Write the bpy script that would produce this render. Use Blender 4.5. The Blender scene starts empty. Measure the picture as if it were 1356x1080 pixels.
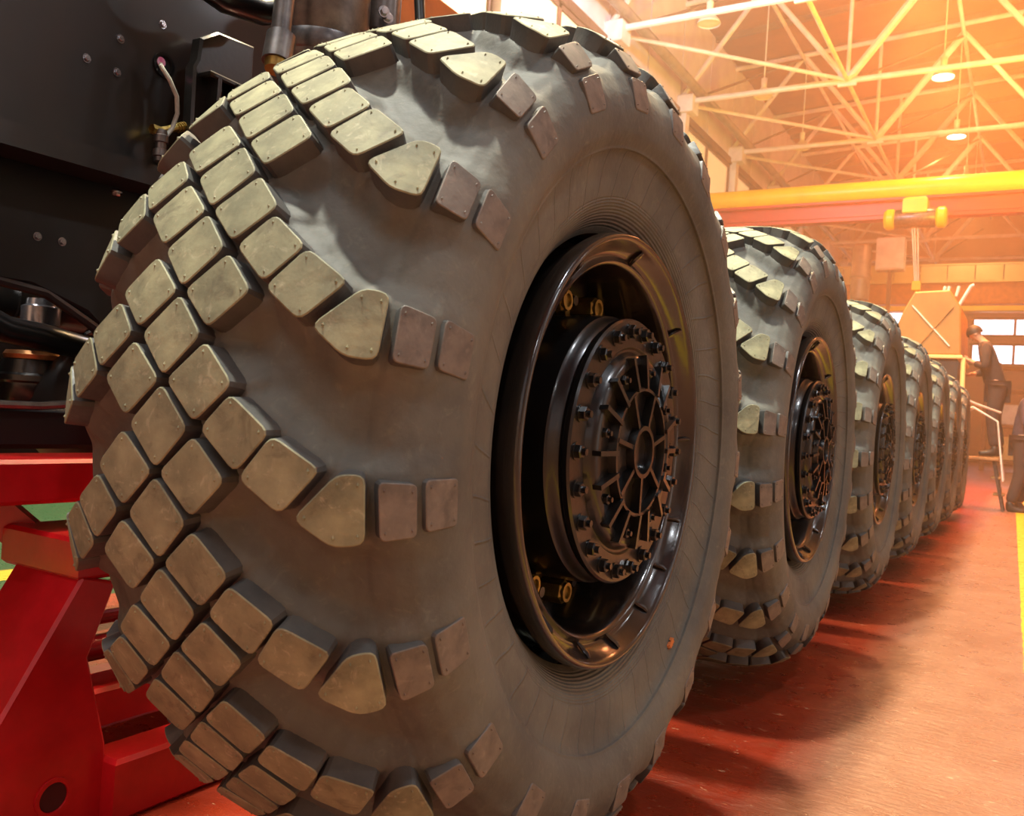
import bpy, math, random
import numpy as np
from mathutils import Vector, Matrix

random.seed(7)
C = bpy.context.scene.collection
SC = bpy.context.scene
PI = math.pi

# ------------------------------------------------------------------ camera
CAM = Vector((0.6315, 0.0, 0.8518))
FPX, YAW, PITCH, ROLL = 1155.0, 0.5333, 0.0074, 0.066
Fv = Vector((-math.sin(YAW) * math.cos(PITCH), math.cos(YAW) * math.cos(PITCH), math.sin(PITCH)))
Rv = Fv.cross(Vector((0, 0, 1))).normalized()
Uv = Rv.cross(Fv)
R2 = Rv * math.cos(ROLL) + Uv * math.sin(ROLL)
U2 = Uv * math.cos(ROLL) - Rv * math.sin(ROLL)
cd = bpy.data.cameras.new('camera')
cam = bpy.data.objects.new('camera', cd)
C.objects.link(cam)
m3 = Matrix((R2, U2, -Fv)).transposed()
cam.matrix_world = Matrix.Translation(CAM) @ m3.to_4x4()
cd.sensor_width = 36
cd.lens = 36 * FPX / 1356
cd.clip_start = 0.02
cd.dof.use_dof = True
cd.dof.focus_distance = 1.7
cd.dof.aperture_fstop = 10
SC.camera = cam

# ------------------------------------------------------------------ world, light, exposure
SC.view_settings.view_transform = 'Standard'
SC.view_settings.look = 'None'
SC.view_settings.exposure = 0.0
SC.view_settings.gamma = 1.0
SC.view_settings.use_curve_mapping = False
SC.cycles.use_denoising = True
SC.cycles.max_bounces = 6
SC.cycles.volume_bounces = 0

w = bpy.data.worlds.new('world')
SC.world = w
w.use_nodes = True
wn = w.node_tree
wn.nodes['Background'].inputs[0].default_value = (0.05, 0.045, 0.04, 1)
wn.nodes['Background'].inputs[1].default_value = 1.0
HAZE = 0.016


def lamp(name, kind, loc, power, col, size=0.3, rot=None, size_y=None, spot=None):
    d = bpy.data.lights.new(name, kind)
    d.energy = power
    d.color = col
    if kind == 'AREA':
        d.shape = 'RECTANGLE'
        d.size = size
        d.size_y = size_y or size
    else:
        d.shadow_soft_size = size
    if kind == 'SPOT':
        d.spot_size = spot or 2.4
        d.spot_blend = 0.6
    o = bpy.data.objects.new(name, d)
    o.location = loc
    if rot is not None:
        o.rotation_euler = rot
    C.objects.link(o)
    return o


GLOW_LOC = (1.3, 17.0, 5.7)
LAMP_YS = [-4.2, 1.0, 5.0, 9.4, 14.15, 18.9, 23.62, 28.4, 33.2, 38.0]
LAMP_X, LAMP_Z = -1.6, 9.85
# hall lamps in the lit row over the truck (fixtures are built further down)
for i, y in enumerate(LAMP_YS):
    lamp('hall_lamp_light', 'SPOT', (LAMP_X, y, LAMP_Z - 0.02),
         [100, 6400, 5400, 2400, 800, 600, 600, 600, 600, 600][i],
         ((1.0, 1.0, 0.85) if i < 2 else (1.0, 0.80, 0.5)) if i < 3 else (1.0, 0.62, 0.26), 0.30 if i < 3 else 0.22, (0, 0, 0), spot=2.5)
# unseen area fills added on the right and behind the camera
lamp('window_light', 'AREA', (9.6, 4.0, 5.5), 100, (0.86, 0.93, 1.0), 12, (0, PI / 2, 0), 5)
lamp('near_window_light', 'AREA', (3.0, -7.6, 5.5), 60, (0.82, 0.92, 1.0), 9, (PI / 2, 0, 0), 5)
lamp('lane_lamp_light', 'SPOT', (3.6, 2.0, 9.8), 900, (0.88, 0.94, 1.0), 0.25, (0, 0, 0), spot=2.4)  # added fill for the outer sidewalls, no fixture
lamp('front_lamp_light', 'AREA', (-1.2, -2.6, 9.0), 340, (0.90, 0.96, 1.0), 5, (0.35, 0, 0), 4)  # added soft fill over the front of the near tyre
lamp('bay_lamp_light', 'POINT', (-1.56, 1.15, 1.27), 3.0, (1.0, 0.97, 0.92), 0.03)  # added light hidden behind the lower panel to brighten the engine bay
for y in (-1.5, 2.6, 7.0):
    lamp('side_lamp_light', 'POINT', (5.2, y, 5.6), 110, (0.92, 0.96, 1.0), 0.12)  # points added only for glints on rim and hub
# unseen pale light added to wash the upper left wall
lamp('wall_lamp_light', 'POINT', (-5.0, 13.5, 9.2), 1500, (1.0, 0.88, 0.93), 0.3)
# unseen lights added for the glow: yellow right, orange over far wheels and trusses
lamp('sodium_light', 'SPOT', GLOW_LOC, 3200, (1.0, 0.66, 0.02), 0.3, (math.radians(160), 0, 0), spot=2.9)
lamp('orange_lamp_light', 'AREA', (-0.4, 15.0, 8.8), 2000, (1.0, 0.27, 0.07), 3, (0, 0, 0), 10).data.spread = 1.7
for p, e in (((-0.8, 26.0, 10.9), 420), ((-2.6, 34.0, 10.9), 700), ((2.5, 20.0, 10.9), 1000)):
    lamp('roof_lamp_light', 'POINT', p, e * 0.75, (1.0, 0.27, 0.09), 0.4)


# ------------------------------------------------------------------ materials
def srgb(r, g, b):
    f = lambda c: (c / 255 / 12.92) if c / 255 <= 0.04045 else ((c / 255 + 0.055) / 1.055) ** 2.4
    return (f(r), f(g), f(b), 1)


def mat(name, c1, c2=None, rough=0.6, metal=0.0, scale=6.0, bump=0.0, bscale=40.0, emit=None, estr=0.0,
        rand=0.0, coat=0.0, rough2=None, spec=0.5, ramp=(0.35, 0.65)):
    m = bpy.data.materials.new(name)
    m.use_nodes = True
    nt = m.node_tree
    b = nt.nodes['Principled BSDF']
    b.inputs['Roughness'].default_value = rough
    b.inputs['Metallic'].default_value = metal
    b.inputs['Base Color'].default_value = c1
    b.inputs['Coat Weight'].default_value = coat
    b.inputs['Coat Roughness'].default_value = 0.12
    b.inputs['Specular IOR Level'].default_value = spec
    tc = nt.nodes.new('ShaderNodeTexCoord')
    if c2 is not None:
        n = nt.nodes.new('ShaderNodeTexNoise')
        n.inputs['Scale'].default_value = scale
        n.inputs['Detail'].default_value = 6
        n.inputs['Roughness'].default_value = 0.62
        nt.links.new(tc.outputs['Object'], n.inputs['Vector'])
        r = nt.nodes.new('ShaderNodeValToRGB')
        r.color_ramp.elements[0].position = ramp[0]
        r.color_ramp.elements[1].position = ramp[1]
        r.color_ramp.elements[0].color = c1
        r.color_ramp.elements[1].color = c2
        nt.links.new(n.outputs['Fac'], r.inputs['Fac'])
        out = r.outputs['Color']
        if rand:
            oi = nt.nodes.new('ShaderNodeObjectInfo')
            mr = nt.nodes.new('ShaderNodeMapRange')
            mr.inputs['To Min'].default_value = 1 - rand
            mr.inputs['To Max'].default_value = 1 + rand
            nt.links.new(oi.outputs['Random'], mr.inputs['Value'])
            hs = nt.nodes.new('ShaderNodeHueSaturation')
            nt.links.new(mr.outputs[0], hs.inputs['Value'])
            nt.links.new(out, hs.inputs['Color'])
            out = hs.outputs['Color']
        nt.links.new(out, b.inputs['Base Color'])
        if rough2 is not None:
            mr2 = nt.nodes.new('ShaderNodeMapRange')
            mr2.inputs['To Min'].default_value = rough
            mr2.inputs['To Max'].default_value = rough2
            nt.links.new(n.outputs['Fac'], mr2.inputs['Value'])
            nt.links.new(mr2.outputs[0], b.inputs['Roughness'])
    if bump:
        n2 = nt.nodes.new('ShaderNodeTexNoise')
        n2.inputs['Scale'].default_value = bscale
        n2.inputs['Detail'].default_value = 5
        nt.links.new(tc.outputs['Object'], n2.inputs['Vector'])
        bp = nt.nodes.new('ShaderNodeBump')
        bp.inputs['Strength'].default_value = bump
        bp.inputs['Distance'].default_value = 0.01
        nt.links.new(n2.outputs['Fac'], bp.inputs['Height'])
        nt.links.new(bp.outputs[0], b.inputs['Normal'])
    if emit is not None:
        b.inputs['Emission Color'].default_value = emit
        b.inputs['Emission Strength'].default_value = estr
    return m


M = {}
M['rubber'] = mat('rubber', srgb(78, 77, 72), srgb(103, 101, 91), 0.62, scale=5, bump=0.12, bscale=90, rough2=0.8)
M['rubber_side'] = mat('rubber_side', srgb(64, 63, 62), srgb(86, 84, 80), 0.5, scale=12, bump=0.1, bscale=140)
M['tread'] = mat('dusty_tread', srgb(108, 107, 84), srgb(158, 156, 122), 0.7, scale=16, bump=0.10, bscale=45, rand=0.1,
                 ramp=(0.3, 0.75))
M['pad'] = mat('dusty_pad', srgb(92, 84, 76), srgb(122, 110, 98), 0.6, scale=22, bump=0.08, bscale=60, rand=0.06)
M['black_paint'] = mat('black_paint', srgb(11, 10, 10), srgb(20, 18, 16), 0.3, scale=9, bump=0.05, bscale=60, coat=0.35)
M['rim_paint'] = mat('rim_paint', srgb(26, 22, 20), srgb(52, 44, 38), 0.2, scale=14, bump=0.08, bscale=50, coat=0.7,
                     ramp=(0.45, 0.75))
M['brass'] = mat('yellow_zinc', srgb(190, 165, 85), srgb(150, 125, 70), 0.35, 0.85, scale=40)
M['steel'] = mat('dark_steel', srgb(82, 78, 78), srgb(120, 114, 110), 0.35, 0.8, scale=18)
M['bright_steel'] = mat('bright_steel', srgb(190, 190, 195), srgb(150, 150, 155), 0.25, 0.9, scale=30)
M['body_black'] = mat('body_black', srgb(22, 21, 22), srgb(34, 31, 31), 0.42, scale=3, bump=0.03, bscale=30, coat=0.15)
M['deep_black'] = mat('deep_black', srgb(10, 10, 10), srgb(18, 17, 16), 0.5, scale=6)
M['red_paint'] = mat('red_paint', srgb(198, 22, 30), srgb(168, 14, 20), 0.3, scale=7, bump=0.05, bscale=40, coat=0.4)
M['dark_red'] = mat('dark_red', srgb(70, 10, 12), srgb(50, 8, 10), 0.6, scale=12)
M['orange_paint'] = mat('orange_paint', srgb(200, 110, 40), srgb(170, 90, 35), 0.5, scale=5)
M['hose'] = mat('black_hose', srgb(14, 14, 14), srgb(24, 24, 24), 0.3, scale=10)
M['copper'] = mat('copper', srgb(205, 150, 100), srgb(165, 110, 70), 0.35, 0.8, scale=25)
M['white_cable'] = mat('white_cable', srgb(190, 190, 180), srgb(150, 150, 140), 0.4, scale=40)
M['pink'] = mat('pink_tag', srgb(225, 110, 160), srgb(235, 190, 210), 0.5, scale=60)
M['white_steel'] = mat('white_steel', srgb(232, 222, 214), srgb(205, 190, 180), 0.5, scale=2)
M['brown_steel'] = mat('brown_steel', srgb(120, 84, 62), srgb(90, 60, 45), 0.6, scale=3)
M['wall'] = mat('wall_sheet', srgb(222, 208, 210), srgb(196, 178, 184), 0.75, scale=0.6, bump=0.1, bscale=2)
M['wall_plain'] = mat('wall_plain', srgb(190, 160, 140), srgb(170, 140, 120), 0.8, scale=0.6)
M['cream'] = mat('cream_pane', srgb(246, 226, 180), srgb(232, 204, 150), 0.6, scale=0.8, emit=(1.0, 0.72, 0.36, 1), estr=0.35)
M['roof'] = mat('roof_board', srgb(152, 82, 50), srgb(124, 64, 40), 0.8, scale=0.7)
M['yellow'] = mat('crane_yellow', srgb(250, 205, 10), srgb(240, 185, 5), 0.35, scale=1.5)
M['red_flange'] = mat('crane_red', srgb(205, 50, 30), srgb(180, 40, 25), 0.4, scale=1.5)
M['girder'] = mat('girder_cream', srgb(236, 205, 140), srgb(215, 180, 115), 0.5, scale=0.8)
M['lamp_white'] = mat('lamp_enamel', srgb(235, 225, 205), srgb(215, 205, 185), 0.35, scale=4)
M['lamp_on'] = mat('lamp_glow', srgb(255, 250, 230), emit=(1.0, 0.92, 0.7, 1), estr=14)
M['lamp_off'] = mat('lamp_glass', srgb(240, 225, 190), srgb(225, 205, 165), 0.3, scale=4)
M['far_glass'] = mat('far_glass', srgb(255, 240, 240), rough=0.3, emit=(1.0, 0.86, 0.86, 1), estr=3.0)
M['cab'] = mat('khaki_primer', srgb(168, 120, 62), srgb(150, 104, 52), 0.55, scale=3)
M['dark_cloth'] = mat('dark_cloth', srgb(52, 42, 44), srgb(38, 32, 36), 0.85, scale=14)
M['blue_cloth'] = mat('blue_cloth', srgb(70, 62, 78), srgb(48, 44, 58), 0.85, scale=14)
M['skin'] = mat('skin', srgb(214, 160, 130), srgb(196, 140, 112), 0.5, scale=20)
M['hair'] = mat('hair', srgb(48, 34, 26), srgb(30, 22, 18), 0.6, scale=40)
M['boot'] = mat('boot_leather', srgb(40, 30, 26), srgb(26, 20, 18), 0.45, scale=20)
M['grey_metal'] = mat('grey_metal', srgb(170, 160, 150), srgb(140, 130, 120), 0.45, 0.4, scale=3)
M['wood'] = mat('step_wood', srgb(150, 110, 70), srgb(120, 84, 52), 0.6, scale=6)


def dust_layer(m, dark, light, k=0.6):
    """worn dusty patches and dark smears over the base colour"""
    nt = m.node_tree
    b = nt.nodes['Principled BSDF']
    src = b.inputs['Base Color'].links[0].from_socket
    tc = nt.nodes.new('ShaderNodeTexCoord')
    for sc_, col, lo, hi, dist in ((34, light, .56, .74, 1.5), (21, dark, .55, .72, 0.8)):
        n = nt.nodes.new('ShaderNodeTexNoise')
        n.inputs['Scale'].default_value = sc_
        n.inputs['Detail'].default_value = 7
        n.inputs['Roughness'].default_value = 0.7
        n.inputs['Distortion'].default_value = dist
        oi = nt.nodes.new('ShaderNodeObjectInfo')
        ad = nt.nodes.new('ShaderNodeVectorMath')
        ml = nt.nodes.new('ShaderNodeVectorMath')
        ml.operation = 'SCALE'
        cx = nt.nodes.new('ShaderNodeCombineXYZ')
        for q in range(3):
            nt.links.new(oi.outputs['Random'], cx.inputs[q])
        nt.links.new(cx.outputs[0], ml.inputs[0])
        ml.inputs['Scale'].default_value = 7.0
        nt.links.new(tc.outputs['Object'], ad.inputs[0])
        nt.links.new(ml.outputs[0], ad.inputs[1])
        nt.links.new(ad.outputs[0], n.inputs['Vector'])
        mr = nt.nodes.new('ShaderNodeMapRange')
        mr.inputs['From Min'].default_value = lo
        mr.inputs['From Max'].default_value = hi
        mr.inputs['To Max'].default_value = k
        nt.links.new(n.outputs['Fac'], mr.inputs['Value'])
        mx = nt.nodes.new('ShaderNodeMix')
        mx.data_type = 'RGBA'
        ins = [q for q in mx.inputs if q.enabled]
        nt.links.new(mr.outputs[0], ins[0])
        nt.links.new(src, ins[1])
        ins[2].default_value = col
        src = [q for q in mx.outputs if q.enabled][0]
    nt.links.new(src, b.inputs['Base Color'])


dust_layer(M['tread'], srgb(78, 68, 54), srgb(196, 188, 158))
dust_layer(M['pad'], srgb(66, 58, 52), srgb(150, 138, 124), 0.45)
dust_layer(M['rubber'], srgb(62, 56, 50), srgb(140, 136, 116), 0.28)


def rubber_relief(m):
    """mould relief of the sidewall: fine concentric ribs by the bead, thin slanted mould lines"""
    nt = m.node_tree
    b = nt.nodes['Principled BSDF']
    tc = nt.nodes.new('ShaderNodeTexCoord')
    sx = nt.nodes.new('ShaderNodeSeparateXYZ')
    nt.links.new(tc.outputs['Object'], sx.inputs[0])

    def mth(op, a, bb=None, c=None):
        n = nt.nodes.new('ShaderNodeMath')
        n.operation = op
        for k, v in enumerate((a, bb, c)):
            if v is None:
                continue
            if isinstance(v, (int, float)):
                n.inputs[k].default_value = v
            else:
                nt.links.new(v, n.inputs[k])
        return n.outputs[0]
    y, z = sx.outputs[1], sx.outputs[2]
    r = mth('SQRT', mth('ADD', mth('MULTIPLY', y, y), mth('MULTIPLY', z, z)))
    ribs = mth('SINE', mth('MULTIPLY', r, 2 * PI / 0.0052))
    near = mth('MULTIPLY', mth('GREATER_THAN', r, 0.398), mth('LESS_THAN', r, 0.448))
    h1 = mth('MULTIPLY', ribs, near)
    ang = mth('ARCTAN2', z, y)
    nz = nt.nodes.new('ShaderNodeTexNoise')
    nz.inputs['Scale'].default_value = 3
    nt.links.new(tc.outputs['Object'], nz.inputs['Vector'])
    fr = mth('FRACT', mth('ADD', mth('MULTIPLY', ang, 46 / (2 * PI)),
                         mth('ADD', mth('MULTIPLY', r, 5.0), mth('MULTIPLY', nz.outputs['Fac'], 1.3))))
    tri_ = mth('MAXIMUM', mth('SUBTRACT', 1.0, mth('MULTIPLY', mth('ABSOLUTE', mth('SUBTRACT', fr, 0.5)), 22.0)), 0.0)
    line = mth('MULTIPLY', tri_,
               mth('MULTIPLY', mth('GREATER_THAN', r, 0.44), mth('LESS_THAN', r, 0.522)))
    ringl = mth('LESS_THAN', mth('ABSOLUTE', mth('SUBTRACT', r, 0.5225)), 0.0022)
    hh = mth('SUBTRACT', mth('ADD', mth('MULTIPLY', h1, 0.5), mth('MULTIPLY', line, 1.8)), mth('MULTIPLY', ringl, 0.5))
    bp = nt.nodes.new('ShaderNodeBump')
    bp.inputs['Strength'].default_value = 0.55
    bp.inputs['Distance'].default_value = 0.0028
    nt.links.new(hh, bp.inputs['Height'])
    old = b.inputs['Normal'].links
    if old:
        nt.links.new(old[0].from_socket, bp.inputs['Normal'])
    nt.links.new(bp.outputs[0], b.inputs['Normal'])


rubber_relief(M['rubber'])


def floor_mat():
    m = bpy.data.materials.new('painted_floor')
    m.use_nodes = True
    nt = m.node_tree
    b = nt.nodes['Principled BSDF']
    tc = nt.nodes.new('ShaderNodeTexCoord')
    L = nt.links

    def noise(scale, detail=5, rough=0.6, vec=None):
        n = nt.nodes.new('ShaderNodeTexNoise')
        n.inputs['Scale'].default_value = scale
        n.inputs['Detail'].default_value = detail
        n.inputs['Roughness'].default_value = rough
        L.new(vec or tc.outputs['Object'], n.inputs['Vector'])
        return n.outputs['Fac']

    def ramp(fac, stops):
        r = nt.nodes.new('ShaderNodeValToRGB')
        while len(r.color_ramp.elements) < len(stops):
            r.color_ramp.elements.new(0.5)
        for e, (p, c) in zip(r.color_ramp.elements, stops):
            e.position = p
            e.color = c
        L.new(fac, r.inputs['Fac'])
        return r.outputs['Color']

    def mix(f, a, bb):
        n = nt.nodes.new('ShaderNodeMix')
        n.data_type = 'RGBA'
        for s, v in ((n.inputs['Factor'], f), (n.inputs['A'], a), (n.inputs['B'], bb)):
            pass
        ins = [i for i in n.inputs if i.enabled]
        for s, v in zip(ins, (f, a, bb)):
            if hasattr(v, 'links'):
                L.new(v, s)
            else:
                s.default_value = v
        return [o for o in n.outputs if o.enabled][0]

    def mth(op, a, bb=0.0, c=0.0):
        n = nt.nodes.new('ShaderNodeMath')
        n.operation = op
        for k, v in enumerate((a, bb, c)):
            if hasattr(v, 'links'):
                L.new(v, n.inputs[k])
            else:
                n.inputs[k].default_value = v
        return n.outputs[0]
    sx = nt.nodes.new('ShaderNodeSeparateXYZ')
    L.new(tc.outputs['Object'], sx.inputs[0])
    x = sx.outputs[0]
    n1 = noise(2.2)
    red = ramp(n1, [(0.3, srgb(112, 30, 14)), (0.55, srgb(134, 42, 20)), (0.75, srgb(150, 60, 30))])
    lane = ramp(noise(3.4), [(0.3, srgb(122, 78, 58)), (0.7, srgb(142, 98, 76))])
    wob = mth('ADD', x, mth('MULTIPLY', mth('SUBTRACT', noise(4.0), 0.5), 0.06))
    skew = mth('ADD', mth('ADD', x, mth('MULTIPLY', mth('SUBTRACT', noise(8.0), 0.5), 0.02)), mth('MULTIPLY', sx.outputs[1], 0.011))
    mr = nt.nodes.new('ShaderNodeMapRange')
    mr.inputs['From Min'].default_value = 0.10
    mr.inputs['From Max'].default_value = 0.24
    L.new(wob, mr.inputs['Value'])
    col = mix(mr.outputs[0], red, lane)  # paler lane is dusty wear plus lit floor beside the wheels, painted in
    # scuffs and paint chips, stretched across the lane
    mp = nt.nodes.new('ShaderNodeMapping')
    mp.inputs['Scale'].default_value = (12, 30, 1)
    L.new(tc.outputs['Object'], mp.inputs['Vector'])
    sc = noise(1.6, 4, 0.7, mp.outputs[0])
    col = mix(mth('MULTIPLY', mth('GREATER_THAN', sc, 0.655), 0.5), col, srgb(200, 150, 112))
    col = mix(mth('MULTIPLY', mth('LESS_THAN', sc, 0.33), 0.35), col, srgb(96, 36, 20))
    mp2 = nt.nodes.new('ShaderNodeMapping')
    mp2.inputs['Scale'].default_value = (26, 60, 1)
    L.new(tc.outputs['Object'], mp2.inputs['Vector'])
    fl = noise(1.0, 3, 0.6, mp2.outputs[0])
    big = noise(1.3, 4, 0.7)
    col = mix(mth('MULTIPLY', mth('GREATER_THAN', fl, 0.70), 0.75), col, srgb(214, 176, 140))
    col = mix(mth('MULTIPLY', mth('LESS_THAN', fl, 0.31), 0.5), col, srgb(86, 40, 26))
    col = mix(mth('MULTIPLY', mth('GREATER_THAN', big, 0.56), 0.25), col, srgb(100, 52, 34))
    # green zone to the left with its yellow line, yellow lane line to the right
    col = mix(mth('LESS_THAN', x, -2.6), col, srgb(34, 60, 32))
    col = mix(mth('MULTIPLY', mth('LESS_THAN', x, -3.1), mth('GREATER_THAN', x, -3.3)), col, srgb(190, 150, 30))
    col = mix(mth('MULTIPLY', mth('LESS_THAN', skew, 0.88), mth('GREATER_THAN', skew, 0.715)), col, srgb(200, 165, 40))
    L.new(col, b.inputs['Base Color'])
    rr = nt.nodes.new('ShaderNodeMapRange')
    rr.inputs['To Min'].default_value = 0.12
    rr.inputs['To Max'].default_value = 0.5
    L.new(noise(14, 4), rr.inputs['Value'])
    b.inputs['Specular IOR Level'].default_value = 0.6
    L.new(rr.outputs[0], b.inputs['Roughness'])
    bp = nt.nodes.new('ShaderNodeBump')
    bp.inputs['Strength'].default_value = 0.5
    bp.inputs['Distance'].default_value = 0.008
    L.new(sc, bp.inputs['Height'])
    bp2 = nt.nodes.new('ShaderNodeBump')
    bp2.inputs['Strength'].default_value = 0.25
    bp2.inputs['Distance'].default_value = 0.012
    L.new(noise(9, 3), bp2.inputs['Height'])
    L.new(bp.outputs[0], bp2.inputs['Normal'])
    L.new(bp2.outputs[0], b.inputs['Normal'])
    return m


M['floor'] = floor_mat()


# ------------------------------------------------------------------ mesh helpers
class MB:
    def __init__(s):
        s.v, s.f, s.m = [], [], []

    def add(s, vs_, fs, mi=0):
        o = len(s.v)
        s.v += [tuple(p) for p in vs_]
        s.f += [tuple(i + o for i in f) for f in fs]
        s.m += [mi] * len(fs)
        return s

    def box(s, a, b, mi=0, bev=0.0):
        (x0, y0, z0), (x1, y1, z1) = a, b
        x0, x1 = min(x0, x1), max(x0, x1)
        y0, y1 = min(y0, y1), max(y0, y1)
        z0, z1 = min(z0, z1), max(z0, z1)
        return s.prism([(x0, y0), (x1, y0), (x1, y1), (x0, y1)], z0, z1, 'z', mi, bev)

    def prism(s, poly, lo, hi, axis='z', mi=0, bev=0.0):
        """polygon extruded along an axis, with a small chamfer on its two end faces"""
        n = len(poly)
        P = np.array(poly, float)
        area = 0.5 * np.sum(P[:, 0] * np.roll(P[:, 1], -1) - np.roll(P[:, 0], -1) * P[:, 1])
        if area < 0:
            P = P[::-1]
        ins = inset(P, bev) if bev else P

        def mp(q, h):
            if axis == 'z':
                return [(a, b, h) for a, b in q]
            if axis == 'x':
                return [(h, a, b) for a, b in q]
            return [(b, h, a) for a, b in q]
        if bev:
            rings = [mp(ins, lo), mp(P, lo + bev), mp(P, hi - bev), mp(ins, hi)]
        else:
            rings = [mp(P, lo), mp(P, hi)]
        vs_ = [p for r in rings for p in r]
        fs = [tuple(range(n))[::-1], tuple(range((len(rings) - 1) * n, len(rings) * n))]
        for k in range(len(rings) - 1):
            for i in range(n):
                j = (i + 1) % n
                fs.append((k * n + i, k * n + j, (k + 1) * n + j, (k + 1) * n + i))
        return s.add(vs_, fs, mi)

    def tube(s, pts, r, seg=10, mi=0, cap=True):
        P = [Vector(p) for p in pts]
        rs = r if isinstance(r, (list, tuple)) else [r] * len(P)
        vs_, fs = [], []
        prev = None
        for i, p in enumerate(P):
            t = (P[min(i + 1, len(P) - 1)] - P[max(i - 1, 0)]).normalized()
            if prev is None:
                a = t.orthogonal().normalized()
            else:
                a = (prev - t * prev.dot(t)).normalized()
            prev = a
            b = t.cross(a)
            for k in range(seg):
                an = 2 * PI * k / seg
                vs_.append(p + (a * math.cos(an) + b * math.sin(an)) * rs[i])
        for i in range(len(P) - 1):
            for k in range(seg):
                j = (k + 1) % seg
                fs.append((i * seg + k, i * seg + j, (i + 1) * seg + j, (i + 1) * seg + k))
        if cap:
            fs.append(tuple(range(seg))[::-1])
            fs.append(tuple(range((len(P) - 1) * seg, len(P) * seg)))
        return s.add(vs_, fs, mi)

    def beam(s, a, b, wd, ht, mi=0):
        """rectangular bar from a to b"""
        a, b = Vector(a), Vector(b)
        t = (b - a).normalized()
        u = t.cross(Vector((0, 0, 1)))
        u = u.normalized() if u.length > 1e-4 else Vector((1, 0, 0))
        v = u.cross(t)
        vs_ = []
        for p in (a, b):
            for sx, sy in ((-1, -1), (1, -1), (1, 1), (-1, 1)):
                vs_.append(p + u * sx * wd / 2 + v * sy * ht / 2)
        fs = [(3, 2, 1, 0), (4, 5, 6, 7), (0, 1, 5, 4), (1, 2, 6, 5), (2, 3, 7, 6), (3, 0, 4, 7)]
        return s.add(vs_, fs, mi)

    def lathe(s, prof, seg=64, mi=0, axis='x', centre=(0, 0, 0)):
        """profile of (axial, radius) turned about an axis"""
        n = len(prof)
        vs_, fs = [], []
        cx, cy, cz = centre
        for k in range(seg):
            a = 2 * PI * k / seg
            for (h, r) in prof:
                c, sn = r * math.cos(a), r * math.sin(a)
                if axis == 'x':
                    vs_.append((cx + h, cy + c, cz + sn))
                elif axis == 'z':
                    vs_.append((cx + c, cy + sn, cz + h))
                else:
                    vs_.append((cx + sn, cy + h, cz + c))
        for k in range(seg):
            j = (k + 1) % seg
            for i in range(n - 1):
                fs.append((k * n + i, k * n + i + 1, j * n + i + 1, j * n + i))
        return s.add(vs_, fs, mi)

    def mesh(s, name, mats, smooth=0.6):
        me = bpy.data.meshes.new(name)
        me.from_pydata(s.v, [], s.f)
        for mm in (mats if isinstance(mats, (list, tuple)) else [mats]):
            me.materials.append(mm)
        if len(set(s.m)) > 1:
            me.polygons.foreach_set('material_index', s.m)
        if smooth:
            me.polygons.foreach_set('use_smooth', [True] * len(s.f))
            me.set_sharp_from_angle(angle=smooth)
        me.update()
        return me

    def build(s, name, mats, parent=None, smooth=0.6):
        return put(name, s.mesh(name, mats, smooth), parent)


def inset(P, d):
    n = len(P)
    out = []
    for i in range(n):
        a, b, c = P[i - 1], P[i], P[(i + 1) % n]
        e1 = (b - a) / np.linalg.norm(b - a)
        e2 = (c - b) / np.linalg.norm(c - b)
        n1 = np.array([-e1[1], e1[0]])
        n2 = np.array([-e2[1], e2[0]])
        k = (n1 + n2) / max(0.25, 1 + n1 @ n2)
        out.append(b + k * d)
    return np.array(out)


def put(name, me, parent=None, loc=None, rot=None):
    o = bpy.data.objects.new(name, me)
    C.objects.link(o)
    if parent is not None:
        o.parent = parent
    if loc is not None:
        o.location = loc
    if rot is not None:
        o.rotation_euler = rot
    return o


def tag(o, label, cat=None, group=None, kind=None):
    if label:
        o['label'] = label
    if cat:
        o['category'] = cat
    if group:
        o['group'] = group
    if kind:
        o['kind'] = kind
    return o


def thing(name, label, cat, loc=(0, 0, 0), group=None):
    o = put(name, None, None, loc)
    return tag(o, label, cat, group)


def struct(o):
    o['kind'] = 'structure'
    return o


def copy_tree(o, parent=None):
    c = o.copy()
    C.objects.link(c)
    if parent is not None:
        c.parent = parent
    for ch in list(o.children):
        copy_tree(ch, c)
    return c


# ------------------------------------------------------------------ the hall
HZ = 0.80                                    # hub height
XW, RZ = -8.0, 12.5
mb = MB()
mb.box((XW, -8, -0.2), (10, 50, 0.0))
struct(mb.build('floor', M['floor']))

wall = MB().box((XW - 0.3, -8, 0), (XW, 50, RZ + 0.3)).build('wall_left', M['wall_plain'])
struct(wall)
NODE_Y = [17.7 + 4.73 * k for k in range(-4, 7)]
ZN = 9.62
# upper sheets of the left wall, one between each pair of posts
sheet = MB().box((0, 0.03, 0), (0.06, 2.33, 2.95), bev=0.02).mesh('sheet', M['wall'])
for y in NODE_Y:
    for h in range(2):
        put('sheet', sheet, wall, (XW, y + h * 2.365, 9.5))
struct(MB().box((10, -8, 0), (10.3, 50, RZ + 0.8)).build('wall_right', M['wall_plain']))
wb = struct(MB().box((XW, 50, 0), (10, 50.3, RZ + 0.8)).build('wall_back', M['wall_plain']))
struct(MB().box((XW, -8.3, 0), (10, -8, RZ + 0.8)).build('wall_front', M['wall_plain']))
roof = struct(MB().prism([(XW, RZ), (1, RZ + 0.7), (10, RZ), (10, RZ + 0.3), (1, RZ + 1.0), (XW, RZ + 0.3)][::-1], -8, 50,
                         'y').build('ceiling', M['roof'])) if False else None
mb = MB()
vv = []
for y in (-8, 50):
    vv += [(XW, y, RZ), (1, y, RZ + 0.7), (10, y, RZ), (10, y, RZ + 0.3), (1, y, RZ + 1.0), (XW, y, RZ + 0.3)]
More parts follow.
